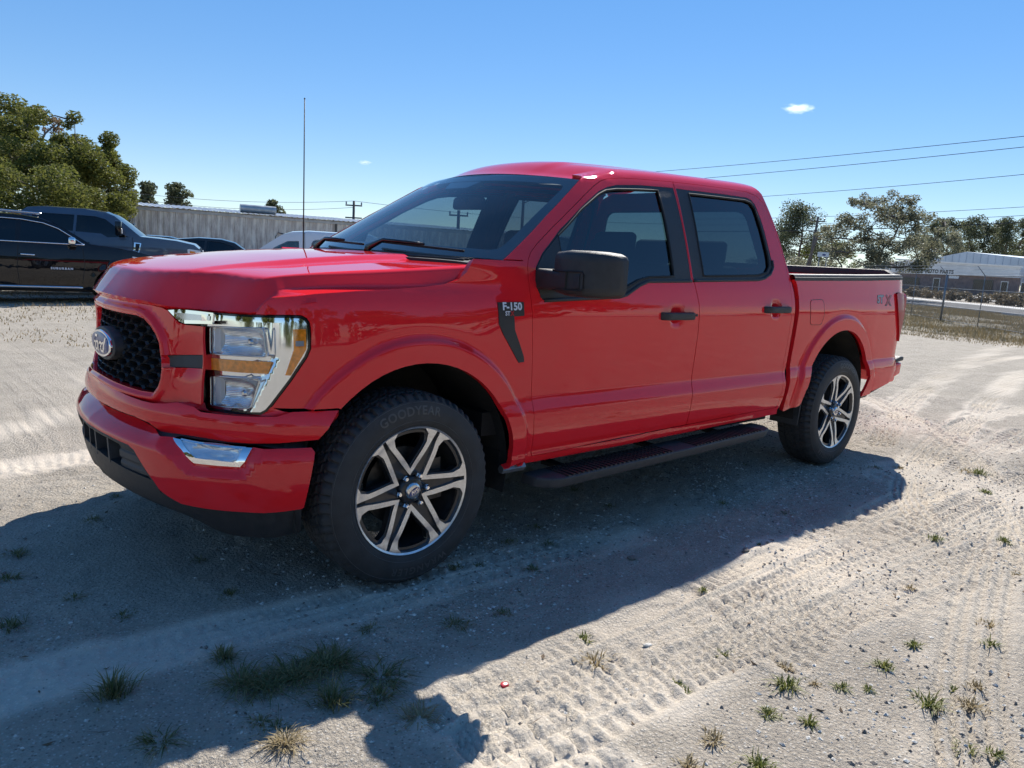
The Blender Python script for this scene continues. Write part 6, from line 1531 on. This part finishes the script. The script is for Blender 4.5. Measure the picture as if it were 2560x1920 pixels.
for zz, rr in ((FH, .016), (FH*.72, .010), (.08, .008)):
    MB().tube(np.array([(*(base+fd*t)[:2], hz(base+fd*t)+zz) for t in np.linspace(LO, HI, 20)]), rr, 6).build('fence_rail', 'galvanised', FEN, smooth=True)
for k in (1, 2, 3):
    MB().tube(np.array([(*(base+fd*t-FN*.28*k/3)[:2], hz(base+fd*t)+FH+.32*k/3-.03*math.sin(t*2.06)**2) for t in np.linspace(LO, HI, 60)]), .005, 4).build('barbed_wire', 'galvanised', FEN)
# woven mesh: two sets of diagonal wires
m = MB(); st = .14
for sgn in (1, -1):
    for t in np.arange(LO-FH, HI+FH, st):
        t0, t1 = t, t+sgn*FH; z0, z1 = .05, FH
        lo, hi = max(min(t0, t1), LO), min(max(t0, t1), HI)
        if lo >= hi: continue
        zf_ = lambda q: z0 + (q-t0)/(t1-t0)*(z1-z0)
        a, b = base+fd*lo, base+fd*hi; m.tube(np.array([(a[0], a[1], hz(a)+zf_(lo)), (b[0], b[1], hz(b)+zf_(hi))]), .0028, 3, cap=False)
o = m.build('chain_link_mesh', 'galvanised', FEN); o['kind'] = 'stuff'

# auto parts shop
mat('shop_fascia', (.62, .62, .60), rough=.6, noise=.08, nscale=1); mat('shop_brick', (.20, .145, .125), rough=.9, noise=.35, nscale=2); mat('shop_roof', (.46, .52, .58), rough=.4, metal=.3, noise=.1, nscale=.4); mat('shop_trim', (.75, .72, .66), rough=.5); mat('dark_glass', (.015, .017, .02), rough=.08)
sL, sR = at(2225, 132), at(2545, 112); sd = (sR-sL)/np.linalg.norm(sR-sL); SL_ = np.linalg.norm(sR-sL); sn = np.array([-sd[1], sd[0], 0]); sn = sn if sn @ (sL-CP) > 0 else -sn
SHP = empty('auto_parts_shop', (sL[0], sL[1], 0), math.atan2(sd[1], sd[0])); tag(SHP, 'low brick auto parts shop with white fascia lettering and blue grey metal roof', 'shop')
fz0, fz1 = 3.0, 5.0; X0, X1 = -3, SL_
MB().box((X0, 0, -.2), (X1, .3, fz0)).build('wall', 'shop_brick', SHP)
fp_ = [(X0, fz0), (X1, fz0), (X1, fz0+1.55), (X0+7, fz1+.15), (X0, fz1-.4)]
MB().prism(fp_, ((0, -.35, 0), (1, 0, 0), (0, 0, 1)), (0, .3, 0)).build('fascia', 'shop_fascia', SHP)
MB().prism([(X0+4, fz1+.1), (X1+.3, fz0+1.50), (X1+.3, fz0+1.72), (X0+4, fz1+.34)], ((0, -.50, 0), (1, 0, 0), (0, 0, 1)), (0, .6, 0)).build('fascia_cap', 'shop_trim', SHP)
MB().prism([(X0-2, 4.2), (X0+12, 7.0), (X1+14, 4.6), (X1+14, 2.), (X0-2, 2.)], ((0, 6, 0), (1, 0, 0), (0, 0, 1)), (0, 22, 0)).build('metal_hall', 'shop_roof', SHP)
for k in range(60):
    x = X0-1.6 + k*.62; z1 = 4.2+(x-X0+2)/14*2.8 if x < X0+12 else 7.0-(x-X0-12)/(X1+2-X0)*2.4
    if k % 2 == 0: MB().box((x, 5.93, 2.2), (x+.10, 6.0, z1-.1)).build('wall_rib', 'shop_roof', SHP)
V, F = text_mesh('DGESTREET  AUTO PARTS', 1.0, bold=.03, space=1.02); wv = V[:, 0].max()-V[:, 0].min()
tx0, tx1 = 2.0, 11.9
mk('sign_lettering', np.c_[(V[:, 0]-V[:, 0].min())/wv*(tx1-tx0)+tx0, np.full(len(V), -.38), 3.42+V[:, 1]*.80], F, 'decal_black', SHP)
for (x, w, z0, z1) in ((1.6, 4.2, .9, 2.3), (8.3, 1.2, 0, 2.4), (15.2, 3.2, .8, 2.5), (19.6, 1.1, 0, 2.4), (22.6, 1.2, 0, 2.4)):
    wf = MB().box((x, -.05, z0), (x+w, .02, z1)).build('window', 'shop_trim' if w < 2 else 'wheel_dark', SHP); MB().box((x+.10, -.07, z0+.1), (x+w-.10, -.03, z1-.1)).build('pane', 'dark_glass', wf)
MB().box((11.0, -.10, 2.45), (12.7, -.02, 2.9)).build('wall_sign', 'sticker', SHP)
# small sign board by the palmetto
P = g_(2051, 52); S_ = empty('sign_board', tuple(P)); tag(S_, 'small pale sign board with a blue oval above the palmetto', 'sign'); z = hgt(2051, 637, 52)
MB().box((-.38, -.03, z-.16), (.38, .03, z+.16)).build('board', 'sticker', S_); S_.rotation_euler = (0, 0, -yaw)
th = np.linspace(0, 2*np.pi, 24)[:-1]; mk('board_oval', np.c_[.13*np.cos(th)+.05, np.full(23, -.036), .07*np.sin(th)+z-.02], [tuple(range(23))], 'emblem_blue', S_)
for x in (-.25, .25): MB().box((x-.03, -.03, -.1), (x+.03, .03, z-.16)).build('sign_post', 'steel_grey', S_)
# light coloured pickup parked by the shop
PK = empty('parked_pickup', tuple(sL + sd*24.5 - sn*2.2), math.atan2(sd[1], sd[0])); tag(PK, 'dark pickup with a pale roof rack parked by the shop wall', 'pickup truck')
bevel(MB().prism([(0,.4),(5,.4),(5,1.1),(3.4,1.15),(3.1,1.75),(1.7,1.78),(1.2,1.2),(0,1.05)], ((0, -.9, 0), (1, 0, 0), (0, 0, 1)), (0, 1.8, 0)).build('body', 'charcoal_paint', PK), .08, 2)
for x in (.9, 4.1):
    for y in (-.86, .86): MB().lathe([(0, -.1), (.36, -.1), (.36, .1), (0, .1)], 20, c=(x, y, .36)).build('wheel', 'rubber', PK, auto=40)
MB().prism([(1.5,1.22),(3.05,1.2),(2.95,1.66),(1.78,1.68)], ((0, -.915, 0), (1, 0, 0), (0, 0, 1)), (0, 1.83, 0)).build('window_band', 'dark_glass', PK)
MB().box((1.3, -.8, 1.80), (3.2, .8, 1.90)).build('roof_rack', 'sticker', PK)

# ------------------------------------------------------------------ utility poles and wires
mat('pole_wood', (.16, .13, .11), rough=.9, noise=.35, nscale=5)
def pole(px, depth, pytop, label, lean=0., arm=True, r=.14, arms=None):
    P = g_(px, depth); T = empty('utility_pole', tuple(P), -yaw); tag(T, label, 'utility pole'); H = hgt(px, pytop, depth)-P[2]
    MB().tube(np.array([(0, 0, -.2), (lean*H, 0, H)]), [r, r*.7], 10).build('shaft', 'pole_wood', T, smooth=True)
    if arm:
        for dz in (.35, 1.3): MB().box((lean*H-.65, -.06, H-dz-.05), (lean*H+.65, .06, H-dz+.05)).build('crossarm', 'pole_wood', T)
        for x in (-.6, .6): MB().lathe([(0, .22), (.05, .2), (.06, .05), (.03, 0)], 8, 'z', (lean*H+x, 0, H-.29)).build('insulator', 'steel_grey', T)
    return np.array([P[0], P[1], P[2]+H])
t1 = pole(2016, 68, 545, 'leaning wooden utility pole with crossarms beside the slash pine', lean=.06)
MB_ = g_(1998, 67); bp_ = MB().tube(np.array([MB_+[0, 0, -.2], MB_+np.array([.9, -.8, 5.0])]), .11, 8).build('brace_pole', 'pole_wood'); tag(bp_, 'short wooden brace pole leaning on the utility pole', 'utility pole')
t2 = pole(882, 60, 505, 'wooden utility pole past the far end of the metal shed', r=.13)
t3 = pole(1142, 52, 528, 'utility pole with a street lamp seen through the pickup windows', r=.15)
LMP = MB().tube(np.array([g_(1300, 50)+[0, 0, 0], g_(1300, 50)+[0, 0, 5.2]]), [.12, .09], 8)
q = g_(1300, 50)+np.array([0, 0, 5.0]); LMP.tube(np.array([q, q+np.array([.6, -.5, .45]), q+np.array([1.7, -1.45, .55])]), .04, 6); LMP.box(tuple(q+np.array([1.6, -1.65, .48])), tuple(q+np.array([2.0, -1.35, .60])))
tag(LMP.build('street_lamp', 'steel_grey'), 'curved arm street lamp standing behind the pickup cab', 'street lamp')
mat('cable', (.03, .03, .032), rough=.6)
def wire(a, b, sag, label, r=.012):
    a, b = np.asarray(a, float), np.asarray(b, float); t = np.linspace(0, 1, 28)[:, None]; P = a+(b-a)*t; P[:, 2] -= sag*4*(t*(1-t))[:, 0]
    tag(MB().tube(P, r, 5).build('overhead_cable', 'cable'), label, 'cable', 'overhead cables')
def wp(px, py, d): a = (px-1280)/FPX; dd = FW + a*R2 + (960-py)/FPX*U2; return CP + d*dd
wire(wp(1300, 452, 70), wp(2750, 320, 34), .25, 'highest thin cable crossing the sky above the bed', .016)
wire(wp(1300, 478, 70), wp(2750, 347, 34), .25, 'second thin cable running just under the highest one', .016)
wire(wp(1500, 512, 70), wp(2750, 417, 40), .3, 'third cable crossing the sky above the live oak', .016)
wire(wp(1700, 548, 80), wp(2750, 505, 55), .3, 'cable from the pole crossarm over the far pines', .018)
wire(wp(1700, 562, 80), wp(2750, 528, 55), .3, 'lower cable from the pole crossarm over the far pines', .018)
wire(wp(1700, 578, 78), wp(2750, 545, 50), .3, 'thick lowest cable passing in front of the live oak', .03)
wire(t2, wp(300, 478, 60), .4, 'upper cable from the far pole over the shed roof', .014)
wire(t2-[0, 0, .5], wp(300, 492, 60), .5, 'lower cable from the far pole over the shed roof', .014)
wire(t2, wp(1700, 560, 66), .4, 'cable from the far pole passing behind the pickup roof', .014)
# ------------------------------------------------------------------ small fair weather clouds
def cloud(px, py, w, h, label, seed, dens=.018, d=2200.):
    m = bpy.data.materials.new('cloud%d' % seed); m.use_nodes = True; t = m.node_tree; t.nodes.clear(); N = t.nodes.new; L = t.links.new
    o = N('ShaderNodeOutputMaterial'); v = N('ShaderNodeVolumePrincipled'); v.inputs['Color'].default_value = (.98, .98, 1, 1); v.inputs['Anisotropy'].default_value = .6
    tc = N('ShaderNodeTexCoord'); n = N('ShaderNodeTexNoise'); n.inputs['Scale'].default_value = 2.2; n.inputs['Detail'].default_value = 5; n.inputs['Roughness'].default_value = .6; L(tc.outputs['Object'], n.inputs['Vector'])
    ln = N('ShaderNodeVectorMath'); ln.operation = 'LENGTH'; L(tc.outputs['Object'], ln.inputs[0])
    a = N('ShaderNodeMath'); a.operation = 'MULTIPLY_ADD'; a.inputs[1].default_value = -.62; L(ln.outputs['Value'], a.inputs[0]); L(n.outputs['Fac'], a.inputs[2])
    r = N('ShaderNodeMapRange'); r.inputs[1].default_value = .05; r.inputs[2].default_value = .34; r.inputs[3].default_value = 0; r.inputs[4].default_value = dens; L(a.outputs[0], r.inputs[0]); L(r.outputs[0], v.inputs['Density']); L(v.outputs[0], o.inputs['Volume'])
    bm = bmesh.new(); bmesh.ops.create_icosphere(bm, subdivisions=3, radius=1); me = bpy.data.meshes.new('cloud'); bm.to_mesh(me); bm.free(); me.materials.append(m)
    ob = bpy.data.objects.new('cloud', me); COL.objects.link(ob); ob.location = wp(px, py, d); ob.scale = (w*d/FPX, w*d/FPX*.8, h*d/FPX); ob.rotation_euler = (0, 0, -yaw); tag(ob, label, 'cloud')
cloud(1995, 271, 50, 15, 'largest small white cloud above the truck bed', 1); cloud(912, 406, 24, 8, 'tiny white puff cloud left of the cab roof', 2); cloud(1250, 413, 30, 7, 'faint wisp of cloud just above the cab roof', 3, .004)
